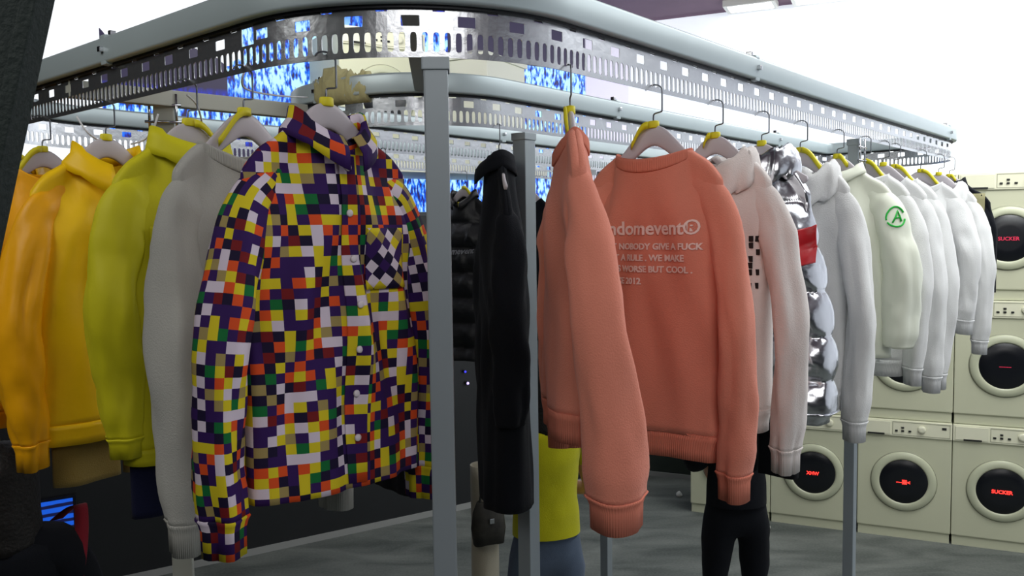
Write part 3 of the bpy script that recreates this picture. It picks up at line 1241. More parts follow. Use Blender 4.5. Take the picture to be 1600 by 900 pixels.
    def print_text(s, lines, x0, z0, m, name='printed_text', parent=None, align='LEFT', rot=0.0):
        bm = bmesh.new()
        z = z0
        for txt, size, bold, gap in lines:
            me = text_mesh(txt, size, 0.0006, align, bold=bold)
            me.transform(Matrix.Translation((x0, 0, z)))
            bm.from_mesh(me)
            z -= gap
        bmesh.ops.subdivide_edges(bm, edges=[e for e in bm.edges if e.calc_length() > .02], cuts=3)
        cr, sr = math.cos(rot), math.sin(rot)
        for v in bm.verts:
            x, zz, e = v.co.x, v.co.y + v.co.z, v.co.z
            zline = v.co.z
            zz = v.co.y + 0
            # after the translation z holds the line height plus extrusion
            zl = min((abs(v.co.z - t), t) for t in [z0 - sum(l[3] for l in lines[:i]) for i in range(len(lines))])[1]
            ex = v.co.z - zl
            zz = zl + v.co.y
            xr = x0 + (x - x0) * cr - (zz - z0) * sr
            zr = z0 + (x - x0) * sr + (zz - z0) * cr
            v.co = Vector((xr, s.fy(xr, zr) - .0035 - ex, zr))
        return obj(name, bm, m, parent or s.root, False)

    def button(s, x, z, m, parent, r=.006, off=.006):
        y = s.fy(x, z) - off
        rings = [[(x + rr * math.cos(2 * PI * k / 12), y + dy, z + rr * math.sin(2 * PI * k / 12)) for k in range(12)] for rr, dy in ((r * .7, .003), (r, .0015), (r, -.001), (r * .7, -.0025))]
        vs, fs = loft(rings)
        pyobj('button', vs, fs, m, parent)


def spot(s_, t_=0):
    if isinstance(s_, str):          # 'L' or 'R' outer run, seen in the photograph's column t_
        best = None
        for k in range(int(LEN / .005)):
            q, tn = path(k * .005)
            dq = q - N0
            a_, b_ = dq.dot(D1), dq.dot(D2)
            if s_ == 'L' and (a_ > .30 or b_ < .02 or b_ > 1.9):
                continue
            if s_ == 'R' and (b_ > .30 or a_ < .30):
                continue
            e = abs(800 + F * q.x / q.y - t_)
            if best is None or e < best[0]:
                best = (e, q)
        return best[1] + Vector((0, 0, SB + .007))
    """a place on the strip: location and heading (right-hand side of travel)"""
    q, tn = path(nearest(s_, t_))
    return q + Vector((0, 0, SB + .007))


RZR = math.atan2(-D2.y, -D2.x)      # garments on the right-hand run
RZL = A1                            # garments on the left-hand run


def put(st, rz, name, label, cat, hl, rib=None, group=None, rl=.07, small=False):
    loc = spot(*st)
    hg = hanger(loc, rz, hl, rib, rl)
    if small:
        hg.scale = (.55, 1, 1)
    return thing(name, label, cat, loc, rz, group)


def sweatshirt(root, m, rib, seed=0, hood=False, neck=True, sl=dict(), sr=dict(), hemk=.94, **k):
    g = G(root, None, seed=seed, **k)
    g.body(m)
    g.hem(rib, .055, hemk)
    for sd, e in ((-1, sl), (1, sr)):
        a = dict(ln=.56, r=.058, rw=.044, spread=.025, cuff=rib, seamat=.16)
        a.update(e)
        g.sleeve(sd, m, **a)
    if hood:
        g.hood(m)
    elif neck:
        g.rib_neck(rib)
    return g


# --- left-hand run
t = put(('L', 517), RZL - .06, 'checked_shirt', 'long-sleeved shirt in multicoloured block check, front of the left-hand run', 'shirt', 'pale hanger holding the multicoloured checked shirt')
g = G(t, None, hw=.168, nw=.070, L=.635, d=.055, hemw=.172, nf=.05, nb=.01, seed=2.2, fold=.030, ffreq=12, nd=.05)
g.body(M['check'], rows=56, cols=140)
g.collar(M['check'], h=.022, leaf=.045, gap=9, point=.026, flare=1.28)
pk = g.patch('placket', -.016, .016, g.zh + .01, g.ztop(0, True) - .01, M['check'], off=.005, rot=0, n=16)
for k in range(7):
    g.button(0, g.ztop(0, True) - .03 - k * .079, M['button'], pk, .0065, .009)
pc = g.patch('chest_pocket', .035, .128, g.zs - .285, g.zs - .175, M['check'], off=.006, rot=.7)
for sd, e in ((-1, dict(spread=.055, bend=.01)), (1, dict(spread=.03, bend=.0))):
    sv = g.sleeve(sd, M['check'], ln=.56, r=.054, rw=.045, cuff=M['check'], cufflen=.065, **e)

t = put(('L', 390), RZL + .10, 'sweatshirt', 'light grey crew-neck sweatshirt behind the checked shirt', 'sweatshirt', 'pale hanger holding the light grey sweatshirt', 1, rl=-.075)
g = sweatshirt(t, M['grey'], M['greyrib'], seed=5.1, hw=.155, L=.58, nf=.035, fold=.010, ffreq=6, nw=.10, sl=dict(ln=.62, seamat=.24, spread=.0, r=.058), sr=dict(ln=.64, spread=.05))

t = put(('L', 303), RZL + .06, 'work_jacket', 'chartreuse jacket with a flapped chest pocket beside the grey sweatshirt', 'jacket', 'pale hanger holding the chartreuse jacket', 1, rl=.085)
g = G(t, None, hw=.165, nw=.08, L=.59, d=.055, hemw=.165, nf=.03, seed=8.3, fold=.014, ffreq=6)
g.body(M['chart'])
g.collar(M['chart'], h=.03, leaf=.05, gap=14)
pk = g.patch('chest_pocket', -.118, -.035, g.zs - .30, g.zs - .185, M['chart'], off=.004)
g.patch('pocket_flap', -.121, -.032, g.zs - .215, g.zs - .155, M['chart'], off=.008, parent=pk)
g.sleeve(-1, M['chart'], ln=.49, r=.060, rw=.05, spread=.0, cuff=M['chart'], cufflen=.04, sfold=.014)
g.sleeve(1, M['chart'], ln=.56, r=.056, rw=.045, spread=.0, cuff=M['chart'])
g.hem(M['chart'], .03, .98)

t = put(('L', 176), RZL + .03, 'coach_jacket', 'sunflower yellow collared jacket with a shiny shell, left of the chartreuse jacket', 'jacket', 'pale hanger holding the sunflower yellow collared jacket')
g = G(t, None, hw=.172, nw=.075, L=.60, d=.06, hemw=.185, nf=.05, seed=11.7, fold=.02, ffreq=7)
g.body(M['yellow'])
g.collar(M['yellow'], h=.026, leaf=.06, gap=12, point=.03, flare=1.35)
g.sleeve(-1, M['amber'], ln=.55, r=.052, rw=.046, spread=.03, cuff=M['amber'], sfold=.018)
g.sleeve(1, M['amber'], ln=.55, r=.060, rw=.05, spread=.0, cuff=M['amber'])
g.hem(M['yellow'], .045, .97)

t = put(('L', 76), RZL + .03, 'shell_jacket', 'amber shell jacket mostly hidden behind the sunflower yellow jacket', 'jacket', 'pale hanger with a yellow ribbon between the two yellow jackets at far left', -1)
g = G(t, None, hw=.165, nw=.075, L=.62, d=.05, hemw=.165, nf=.04, seed=14.2, fold=.016, ffreq=7, sh=.2)
g.body(M['amber'])
g.sleeve(-1, M['amber'], ln=.55, r=.056, rw=.045, spread=.0, cuff=M['amber'])
g.sleeve(1, M['amber'], ln=.55, r=.056, rw=.045, spread=.0, cuff=M['amber'])
g.hem(M['amber'], .04, .97)

t = put(('L', 28), RZL + .05, 'puffer_jacket', 'mustard yellow quilted puffer jacket at the far left', 'jacket', 'pale hanger holding the mustard puffer jacket at far left', 1, rl=.05)
g = G(t, None, hw=.17, nw=.07, L=.58, d=.07, hemw=.175, nf=.02, seed=17.9, fold=.012, quilt=.085)
g.body(M['puffyellow'], rows=70)
g.hood(M['puffyellow'], h=.035, out=1.5, drop=.05)
g.sleeve(-1, M['puffyellow'], ln=.54, r=.062, rw=.05, spread=.02, quilt=.08, cuff=M['puffyellow'])
g.sleeve(1, M['puffyellow'], ln=.54, r=.062, rw=.05, spread=.02, quilt=.08, cuff=M['puffyellow'])

# --- right-hand run
t = put(('R', 893), R(-88), 'sweatshirt', 'salmon pink sweatshirt seen edge-on, nearest on the right-hand run', 'sweatshirt', 'pale hanger under the edge-on salmon sweatshirt', 1, rl=.05)
t.rotation_euler.z = R(-88)
g = sweatshirt(t, M['pink'], M['pinkrib'], seed=21.3, hw=.150, L=.52, nf=.04, fold=.02, d=.042, nw=.075, nd=.03, sl=dict(ln=.52, spread=.0, seamat=.2), sr=dict(ln=.585, r=.048, rw=.054, spread=.03, seamat=.27, flat=.8, fwd=.055, sfold=.008))

t = put((.745, 0), RZR - .02, 'sweatshirt', 'salmon pink sweatshirt with white lettering across its back', 'sweatshirt', 'pale hanger holding the lettered salmon sweatshirt', -1, rl=.045)
g = sweatshirt(t, M['pink'], M['pinkrib'], seed=24.8, hw=.168, L=.61, nf=.02, nb=.03, fold=.013, d=.05, ffreq=7, nw=.095, hemw=.172, sl=dict(ln=.55), sr=dict(ln=.62, r=.052, rw=.044, spread=.03, seamat=.26))
g.print_text([('Randomevent\u00ae', .042, .0009, .033), ("DON'T NOBODY GIVE A FUCK", .0196, .0006, .0250), ('ABOUT A RULE . WE MAKE', .0196, .0006, .0250), ('THINGS WORSE BUT COOL .', .0196, .0006, .0270), ('A / SINCE 2012', .0196, .0006, .03)], -.132, g.zs - .172, M['print_white'])

t = put((1.037, 0), RZR - .05, 'hoodie', 'warm white hoodie with a black chest print beside the lettered salmon sweatshirt', 'hoodie', 'pale hanger holding the warm white hoodie with the black print', -1, rl=.02)
g = sweatshirt(t, M['warmwhite'], M['warmwhiterib'], seed=27.1, hood=True, hw=.150, L=.62, fold=.014, d=.06, nw=.080, sr=dict(ln=.64, seamat=.26, r=.052, spread=.045), sl=dict(ln=.6))
bmq = bmesh.new()
rnd = random.Random(4)
for i in range(9):
    for j in range(8):
        if rnd.random() < .6 * (1 - j / 12):
            x = .055 + i * .013; z = g.zs - .20 - j * .016
            y = g.fy(x, z)
            add_box(bmq, x - .0055, x + .0055, y - .0045, y - .002, z - .007, z + .007)
obj('chest_print', bmq, M['print_black'], t, False)
g.patch('front_pocket', -.13, .13, g.zh + .02, g.zh + .20, M['warmwhite'], off=.007)

t = put((1.318, 0), RZR - .10, 'puffer_vest', 'shiny silver puffer vest with a red chest band', 'vest', 'pale hanger holding the silver puffer vest')
g = G(t, None, hw=.146, nw=.07, L=.68, d=.085, hemw=.208, nf=.03, seed=31.4, fold=.016, quilt=.118, sh=.35, wk=1.25)
g.body(M['silver'], rows=96, cols=136)
g.hood(M['silver'], h=.03, out=1.5, drop=.05)
g.hem(M['silver'], .03, .9)
g.patch('red_band', -.15, .172, -.535, -.435, M['redfoil'], off=.010, n=22, thick=.004, skew=.40)

defs = [
    (1.61, 34.2, 'pale hanger with yellow tag just right of the silver puffer vest', 'hoodie', 'white hoodie with bunched hood just right of the silver puffer vest', True, 'white', dict(sr=dict(ln=.68, seamat=.27, r=.054), L=.66, hw=.148), 1),
    (2.213, 40.5, 'pale hanger holding the white raglan sweatshirt', 'sweatshirt', 'white raglan sweatshirt between the green-print shirt and the two ribboned hangers', False, 'white', dict(sr=dict(ln=.60, seamat=.3), L=.64, nf=.02), 1),
    (2.42, 43.3, 'pale hanger holding the white sweatshirt behind the raglan one', 'sweatshirt', 'plain white sweatshirt whose sleeve hangs just right of the raglan one', False, 'white', dict(sr=dict(ln=.66, seamat=.26), L=.66), None),
    (2.573, 46.1, 'pale hanger with the slim upright yellow ribbon', 'sweatshirt', 'white sweatshirt under the slim upright yellow ribbon', False, 'white', dict(sr=dict(ln=.67, seamat=.28), L=.66, nf=.03), 1),
    (2.948, 49.6, 'pale hanger with the broad upright yellow ribbon', 'jersey_top', 'white smooth jersey top under the broad upright yellow ribbon', False, 'white', dict(sr=dict(ln=.50, seamat=None, r=.066), L=.58, nf=.03), 1),
    (3.25, 52.9, 'pale hanger holding the farthest white hoodie', 'hoodie', 'white hoodie with bunched hood at the far end of the right-hand run', True, 'white', dict(sr=dict(ln=.62, seamat=.25), L=.60), None),
]
for s_, sd, hl_, nm, lb, hd, mm, kw, rb in defs:
    t = put((s_, 0), RZR + (.04 if sd > 45 else -.03), nm, lb, 'hoodie' if hd else 'top', hl_, rb)
    k2 = dict(hw=.154, fold=.014, d=.055, nw=.085)
    k2.update(kw)
    sweatshirt(t, M[mm], M[mm + 'rib'], seed=sd, hood=hd, **k2)

t = put((1.93, 0), RZR - .02, 'nylon_shirt', 'sheer cream white shirt with a green round emblem on its sleeve side', 'shirt', 'pale hanger holding the cream shirt with the green emblem', 1, rl=.03)
g = G(t, None, hw=.178, nw=.08, L=.60, d=.05, hemw=.178, nf=.03, seed=37.7, fold=.02, ffreq=8)
g.body(M['cream'])
g.collar(M['cream'], h=.02, leaf=.03, gap=10)
g.sleeve(-1, M['cream'], ln=.50, r=.06, rw=.055, spread=.02)
sv = g.sleeve(1, M['cream'], ln=.48, r=.066, rw=.062, spread=.02, flat=.8)


def ring_print(parent, rings, i0, k0):
    n = len(rings[0])

    def sp_(du, dv):          # metres round the sleeve, metres up
        i = i0 - dv / .0125
        k = k0 + du / .0135
        i_, k_ = int(math.floor(i)), int(math.floor(k))
        fi, fk = i - i_, k - k_
        A = rings[i_][k_ % n].lerp(rings[i_][(k_ + 1) % n], fk)
        B = rings[i_ + 1][k_ % n].lerp(rings[i_ + 1][(k_ + 1) % n], fk)
        p = A.lerp(B, fi)
        c = sum(rings[i_], Vector()) / n
        return p + (p - c).normalized() * .004
    bm = bmesh.new()

    def dot(path_, r):
        vs, fs = loft(tube_rings(path_, r, 6))
        me = bpy.data.meshes.new('q'); me.from_pydata([tuple(v) for v in vs], [], fs); bm.from_mesh(me); bpy.data.meshes.remove(me)
    dot([sp_(.032 * math.cos(a), .036 * math.sin(a)) for a in [R(15 + 10 * k) for k in range(18)]], .0028)
    dot([sp_(.032 * math.cos(a), .036 * math.sin(a)) for a in [R(200 + 10 * k) for k in range(15)]], .0028)
    dot([sp_(*q) for q in ((-.016, -.018), (-.004, .0), (.008, .020), (.010, 0), (.012, -.020))], .0028)
    dot([sp_(*q) for q in ((-.006, -.004), (.003, -.004), (.012, -.004))], .0024)
    obj('emblem', bm, M['print_green'], parent, True)


# the side that faces the visitor: halfway between the front and the outer edge
kb = min(range(28), key=lambda k: (lambda d: -(d.x * .75 - d.y * .66))((g.rings[20][k] - sum(g.rings[20], Vector()) / 28)))
ring_print(sv, g.rings, 19, kb)

t = put((3.44, .0), RZR + .1, 'vest', 'short black and khaki vest at the far end of the right-hand run', 'vest', 'pale hanger holding the black and khaki vest', 1, rl=.02)
g = G(t, None, hw=.17, nw=.065, L=.50, d=.05, hemw=.20, nf=.02, seed=55.0, fold=.012)
g.body(M['black'])
g.collar(M['black'], h=.02, leaf=.03)
g.patch('khaki_front', .05, .150, g.zh + .05, g.zs - .045, M['khaki'], off=.008, n=14)


# --- hanging trousers and long garments seen under and between the tops
def trousers(st, rz, name, label, cat, m, wt=.15, L=.9, d=.022, seed=0, legs=True, z1=.30):
    t = thing(name, label, cat, spot(*st), rz)
    n = 40; rows = 24

    def leg(x0, x1, za, zb, nm):
        rings = []
        for i in range(rows + 1):
            z = lerp(za, zb, i / rows)
            rings.append([])
            for k in range(n):
                a = 2 * PI * k / n
                c, s_ = math.cos(a), math.sin(a)
                x = (x0 + x1) / 2 + (x1 - x0) / 2 * math.copysign(abs(c) ** .7, c)
                y = d * math.copysign(abs(s_) ** .8, s_) + .012 * nz(x * 14 + seed, s_, z * 1.6) * (i / rows + .2)
                rings[-1].append((x, y, z))
        vs, fs = loft(rings)
        return pyobj(nm, vs, fs, m, t)
    if legs:
        leg(-wt, wt, -z1, -z1 - .035, 'waistband')
        leg(-wt, wt, -z1 - .035, -z1 - .26, 'seat')
        leg(-wt, -.004, -z1 - .25, -z1 - L, 'trouser_leg')
        leg(.004, wt, -z1 - .25, -z1 - L, 'trouser_leg')
    else:
        leg(-wt, wt, -z1, -z1 - .04, 'waistband')
        leg(-wt, wt, -z1 - .04, -z1 - L, 'skirt_panel')
    return t


trousers(('L', 303), RZL + .06, 'trousers', 'navy trousers hanging inside and below the chartreuse jacket', 'trousers', M['navy'], wt=.155, L=.57, seed=3)
trousers(('L', 176), RZL + .03, 'trousers', 'tan trousers hanging inside and below the sunflower yellow jacket', 'trousers', M['tan'], wt=.155, L=.58, seed=6)
trousers((1.318, 0), RZR - .10, 'trousers', 'black trousers hanging inside and below the silver puffer vest', 'trousers', M['black'], wt=.115, L=.70, seed=9)
p = at(757, 800, 3.3)
cr = thing('canvas_roll', 'tall upright roll of beige canvas on the floor beneath the long black coat', 'roll', (p.x, p.y, 0))
rings = []
for i in range(25):
    z = 1.27 * i / 24
    rings.append([((.052 + .006 * nz(z * 3, math.cos(a), math.sin(a))) * math.cos(a), (.052 + .006 * nz(z * 3, math.cos(a), math.sin(a))) * math.sin(a), z) for a in [2 * PI * k / 28 for k in range(28)]])
vs, fs = loft(rings, cap=False)
pyobj('rolled_canvas', vs, fs, M['beige'], cr, thick=.004)
vs, fs = loft([[(r_ * math.cos(a), r_ * math.sin(a), z) for a in [2 * PI * k / 20 for k in range(20)]] for r_, z in ((.02, .0), (.02, 1.285))])
pyobj('cardboard_core', vs, fs, M['tan'], cr)

# --- dark garments on the inner runs
t = put((1.0, .68), RZR - .72, 'long_coat', 'long black wool coat hanging left of the middle post', 'coat', 'pale hanger holding the long black coat')
g = G(t, None, hw=.18, nw=.06, L=1.0, d=.07, hemw=.19, nf=.03, seed=60.0, fold=.016, sh=.45)
g.body(M['black'])
g.collar(M['black'], h=.03, leaf=.05)
g.sleeve(-1, M['black'], ln=.60, r=.056, rw=.045, spread=-.01)
g.sleeve(1, M['black'], ln=.60, r=.056, rw=.045, spread=-.01)

t = put((2.30, 2.06), RZR + .1, 'puffer_vest', 'black quilted puffer vest with pale lettering between the two front posts', 'vest', 'pale hanger with a yellow ribbon holding the black puffer vest', 1, rl=.06)
g = G(t, None, hw=.20, nw=.075, L=.85, d=.07, hemw=.21, nf=.06, seed=63.0, fold=.012, quilt=.13)
g.body(M['blacknylon'], rows=70)
g.collar(M['blacknylon'], h=.03, leaf=.03)
g.print_text([('Randomevent', .045, .001, .05)], -.14, g.zs - .30, M['print_grey'], rot=.05)
g.patch('neck_label', -.03, .03, g.ztop(0, True) + .0, g.ztop(0, True) + .03, M['tag'], off=-.03, n=3)

t = put((2.86, 2.06), RZR, 'dress', 'black dress glimpsed between the middle post and the edge-on salmon sweatshirt', 'dress', 'pale hanger holding the black dress', -1)
g = G(t, None, hw=.19, nw=.075, L=.80, d=.06, hemw=.21, nf=.05, seed=66.0, fold=.014)
g.body(M['black'])

t = put((1.22, 1.45), RZR - .2, 'long_coat', 'long black coat glimpsed between the checked shirt and the front post', 'coat', 'pale hanger holding the black coat behind the checked shirt')
g = G(t, None, hw=.20, nw=.07, L=1.15, d=.06, hemw=.23, nf=.03, seed=69.0, fold=.014)
g.body(M['black'])
g.sleeve(-1, M['black'], ln=.60, r=.056, rw=.045, spread=.0)
g.sleeve(1, M['black'], ln=.60, r=.056, rw=.045, spread=.0)

# rag wound on the inner rail
l = nearest(.69, 1.0)
vs = []; fs = []
rings = []
for i in range(60):
    u = i / 59
    q, tn = path(l + (u - .5) * .20)
    nn = Vector((tn.y, -tn.x, 0))
    ring = []
    for k in range(24):
        a = 2 * PI * k / 24
        r0 = .030 + .014 * math.exp(-((u - .62) / .25) ** 2) + .016 * nz(u * 9, math.cos(a) * 1.2, math.sin(a) * 1.2) + .008 * nz(u * 30, math.cos(a) * 3, math.sin(a) * 3)
        zz = .028 + .046 * math.sin(a) + (r0 - .034) * (1.3 if math.sin(a) > 0 else .1)
        xx = (r0) * math.cos(a)
        ring.append(q + nn * xx * .9 + Vector((0, 0, SB + .089 + zz)))
    rings.append(ring)
vs, fs = loft(rings)
tag(pyobj('cloth_rag', vs, fs, M['rag']), 'crumpled olive beige rag wrapped round the inner rail', 'rag')

# thin white cables draped over the conveyor
for pts_, lb in (([(388, 96, 1.66), (378, 128, 1.66), (392, 142, 1.75), (440, 150, 2.0), (480, 152, 2.4)], 'thin white cable hooked over the left strip towards the cross beam'),
                 ([(292, 148, 1.78), (308, 165, 1.8), (316, 195, 1.85), (318, 222, 1.9)], 'thin white cable dangling beside the cream post'),
                 ([(120, 182, 2.0), (135, 205, 2.0), (152, 218, 2.02), (165, 225, 2.05)], 'thin white cable hanging below the left strip'),
                 ([(247, 178, 1.9), (240, 200, 1.9), (226, 218, 1.92), (205, 225, 1.95)], 'thin white cable curving left of the cream post')):
    tag(tube('cable', smooth_pts([at(*q) for q in pts_], 6), .0022, M['wire'], n=6), lb, 'cable', 'thin white cables on the conveyor')


# ------------------------------------------------------------------ people
def skin_mesh(verts, edges, radii, sub=2, root=0):
    me = bpy.data.meshes.new('sk')
    me.from_pydata([tuple(v) for v in verts], edges, [])
    o = bpy.data.objects.new('sk', me)
    C.objects.link(o)
    md = o.modifiers.new('s', 'SKIN')
    md.use_smooth_shade = True
    for i, r in enumerate(radii):
        sv_ = me.skin_vertices[0].data[i]
        sv_.radius = r if isinstance(r, tuple) else (r, r)
        sv_.use_root = (i == root)
    sb = o.modifiers.new('d', 'SUBSURF'); sb.levels = sub; sb.render_levels = sub
    dg = bpy.context.evaluated_depsgraph_get()
    dg.update()
    out = bpy.data.meshes.new_from_object(o.evaluated_get(dg))
    bpy.data.objects.remove(o)
    return out


def person(loc, rz, label, top, bottom, hgt=1.66, hairlen=.25, arms=((-.30, .05), (.30, .05)), bend=0.12, flare=False, sleeves=.16, topname='t_shirt', torso_top=1.0):
    k = hgt / 1.70
    t = thing('person', label, 'person', loc, rz)
    V = [(0, 0, .93)]; Ed = []; Rd = [(.098, .076)]

    def add(p, r, par):
        V.append(p); Rd.append(r); Ed.append((par, len(V) - 1))
        return len(V) - 1
    w1 = add((0, 0, 1.06), (.092, .070), 0)
    w2 = add((0, 0, 1.20), (.100, .074), w1)
    ch = add((0, 0, 1.34), (.118, .078), w2)
    nk0 = add((0, .0, 1.44), (.065, .06), ch)
    nk = add((0, -.005, 1.50), .048, nk0)
    hd0 = add((0, -.012, 1.545), (.060, .070), nk)
    hd1 = add((0, -.018, 1.60), (.072, .088), hd0)
    hd2 = add((0, -.006, 1.655), (.066, .080), hd1)
    add((0, .0, 1.685), (.036, .05), hd2)
    AR = []
    for sx, (dy, dz) in zip((-1, 1), arms):
        hx = .20 if dy > -.3 else .07
        sh = add((sx * .155, 0, 1.385), .055, ch)
        el = add((sx * .215, -.02, 1.12), .038, sh)
        wr = add((sx * hx, -.02 + dy * .6 if dy < 0 else -.03, .88 + dz) if True else None, .025, el)
        pm = add((sx * (hx - .002), V[wr][1] - .01, V[wr][2] - .055), (.018, .036), wr)
        for f in range(4):
            yy = -.028 + f * .019
            a = add((sx * (hx - .003), V[pm][1] + yy, V[pm][2] - .040), .0085, pm)
            b = add((sx * (hx - .010), V[pm][1] + yy - .002, V[pm][2] - .070 - (.006 if f in (1, 2) else 0)), .0078, a)
            add((sx * (hx - .022), V[pm][1] + yy - .004, V[pm][2] - .092 - (.008 if f in (1, 2) else 0)), .0068, b)
        a = add((sx * (hx - .022), V[pm][1] - .036, V[pm][2] - .004), .010, pm)
        add((sx * (hx - .032), V[pm][1] - .050, V[pm][2] - .036), .0085, a)
        AR.append((sh, el, wr))
    LG = []
    for sx in (-1, 1):
        hp = add((sx * .09, 0, .85), .068, 0)
        kn = add((sx * .105, -.012, .48), .046, hp)
        an = add((sx * .11, .015, .09), .036, kn)
        hl = add((sx * .112, -.03, .045), (.036, .036), an)
        add((sx * .118, -.13, .032), (.036, .022), hl)
        LG.append((hp, kn, an))
    me = skin_mesh([Vector(v) * k for v in V], Ed, [tuple(x * k for x in r) if isinstance(r, tuple) else r * k for r in Rd])
    body = link('body', me, M['skin'], t)
    # face: nose, ears, lips, eyes belong to the head
    bm = bmesh.new()

    def ell(c, r, seg=12):
        tmp = bmesh.new()
        bmesh.ops.create_uvsphere(tmp, u_segments=seg, v_segments=8, radius=1)
        tmp.transform(Matrix.Translation(Vector(c) * k) @ Matrix.Diagonal((r[0] * k, r[1] * k, r[2] * k, 1)))
        m_ = bpy.data.meshes.new('e'); tmp.to_mesh(m_); tmp.free(); bm.from_mesh(m_); bpy.data.meshes.remove(m_)
    ell((0, -.102, 1.590), (.011, .018, .020))
    obj('nose', bm, M['skin'], t)
    bm = bmesh.new()
    ell((0, -.092, 1.560), (.022, .010, .007))
    obj('mouth', bm, mat('lips', (160, 92, 84), .5), t)
    for sx in (-1, 1):
        bm = bmesh.new()
        ell((sx * .078, -.005, 1.60), (.010, .020, .030))
        obj('ear', bm, M['skin'], t)
    for sx in (-1, 1):
        bm = bmesh.new()
        ell((sx * .030, -.090, 1.615), (.012, .008, .007))
        obj('eye', bm, M['dark'], t)
    # hair: a cap that follows the skull and falls behind
    rings = []
    for i in range(16):
        u = i / 15
        z = 1.715 - (.06 + hairlen) * u ** 1.1
        rr = .092 * math.sin(min(1, .15 + u * 3.2) * PI / 2)
        ring = []
        for j in range(28):
            a = 2 * PI * j / 28
            fr = max(0, -math.sin(a))
            fx = rr * math.cos(a)
            fy_ = (rr * 1.12) * math.sin(a)
            if u > .28:
                fy_ = max(fy_, -.02 + .5 * fx * 0 - .10 * max(0, .28 - u))
                if fr > .2:
                    fy_ = lerp(fy_, .01, min(1, (u - .28) * 8))
            ring.append(Vector((fx * (1 + .04 * nz(a * 3, u * 6)), fy_ + .008 + .01 * nz(a * 3, u * 5, 3), z)) * k)
        rings.append(ring)
    vs, fs = loft(rings)
    pyobj('hair', vs, fs, M['hair'], t)
    # top garment: own skin skeleton slightly larger
    tv = [(0, 0, 1.30), (0, 0, 1.32), (0, 0, 1.34), (0, 0, 1.355), (0, 0, 1.445)]
    tr = [(.110, .085), (.12, .09), (.13, .092), (.140, .095), (.078, .072)]
    te = [(0, 1), (1, 2), (2, 3), (3, 4)]
    for (sh, el, wr) in AR:
        lg_ = sleeves > .3
        tv.append(V[sh]); tr.append((.082, .082) if lg_ else (.070, .070)); te.append((3, len(tv) - 1))
        e = Vector(V[sh]).lerp(Vector(V[el]), min(1, sleeves / .27))
        tv.append(tuple(e)); tr.append((.064, .064) if lg_ else (.056, .056)); te.append((len(tv) - 2, len(tv) - 1))
        if sleeves > .3:
            tv.append(tuple(Vector(V[wr]) + Vector((0, 0, .02)))); tr.append((.048, .048)); te.append((len(tv) - 2, len(tv) - 1))
    me = skin_mesh([Vector(v) * k for v in tv], te, [(a * k, b * k) for a, b in tr], root=0)
    for v in me.vertices:
        v.co += v.normal * .004 * nz(v.co.x * 14, v.co.y * 14, v.co.z * 9) * 2
    bm = bmesh.new()
    bm.from_mesh(me)
    zlo = .955 if not flare else .93
    tab = [(zlo, .150), (1.02, .146), (1.12, .138), (1.24, .146), (1.34, .160), (1.40, .150), (1.44, .10), (1.47, .07)]
    rg = []
    for i in range(26):
        z = lerp(zlo, 1.47, i / 25)
        rx = interp(tab, z); ry = min(rx * .74, .112)
        rg.append([Vector((rx * math.cos(q_) * (1 + .03 * nz(q_ * 2, z * 9)), (ry + .006 * nz(math.cos(q_) * 3, math.sin(q_) * 3, z * 13)) * math.sin(q_), z)) * k for q_ in [2 * PI * j_ / 36 for j_ in range(36)]])
    vs, fs = loft(rg, cap=False)
    m_ = bpy.data.meshes.new('e'); m_.from_pydata([tuple(v) for v in vs], [], fs); bm.from_mesh(m_); bpy.data.meshes.remove(m_)
    obj(topname, bm, M[top], t)
    tv = [(0, 0, .90), (0, 0, 1.03)]; tr = [(.140, .112), (.126, .094)]; te = [(0, 1)]
    for sx, (hp, kn, an) in zip((-1, 1), LG):
        tv.append(V[hp]); tr.append((.098, .102)); te.append((0, len(tv) - 1))
        tv.append(V[kn]); tr.append((.066 if not flare else .058,) * 2); te.append((len(tv) - 2, len(tv) - 1))
        tv.append((V[an][0], V[an][1], .07)); tr.append((.058 if not flare else .085,) * 2); te.append((len(tv) - 2, len(tv) - 1))
    me = skin_mesh([Vector(v) * k for v in tv], te, [(a * k, b * k) for a, b in tr], root=0)
    for v in me.vertices:
        v.co += v.normal * .006 * nz(v.co.x * 12, v.co.y * 12, v.co.z * 16)
    tro = link('trousers', me, M[bottom], t)
    for sx, (hp, kn, an) in zip((-1, 1), LG):
        bm = bmesh.new()
        tmp = bmesh.new()
        bmesh.ops.create_uvsphere(tmp, u_segments=20, v_segments=12, radius=1)
        for v in tmp.verts:
            v.co.z = max(v.co.z, -.55)
            if v.co.y > .3:
                v.co.z *= 1.15
        tmp.transform(Matrix.Translation((sx * .115 * k, -.055 * k, .033)) @ Matrix.Diagonal((.048, .135, .060, 1)))
        m_ = bpy.data.meshes.new('e'); tmp.to_mesh(m_); tmp.free(); bm.from_mesh(m_); bpy.data.meshes.remove(m_)
        obj('shoe', bm, M['lace'] if top == 'tee' else M['glass'], t)
    return t


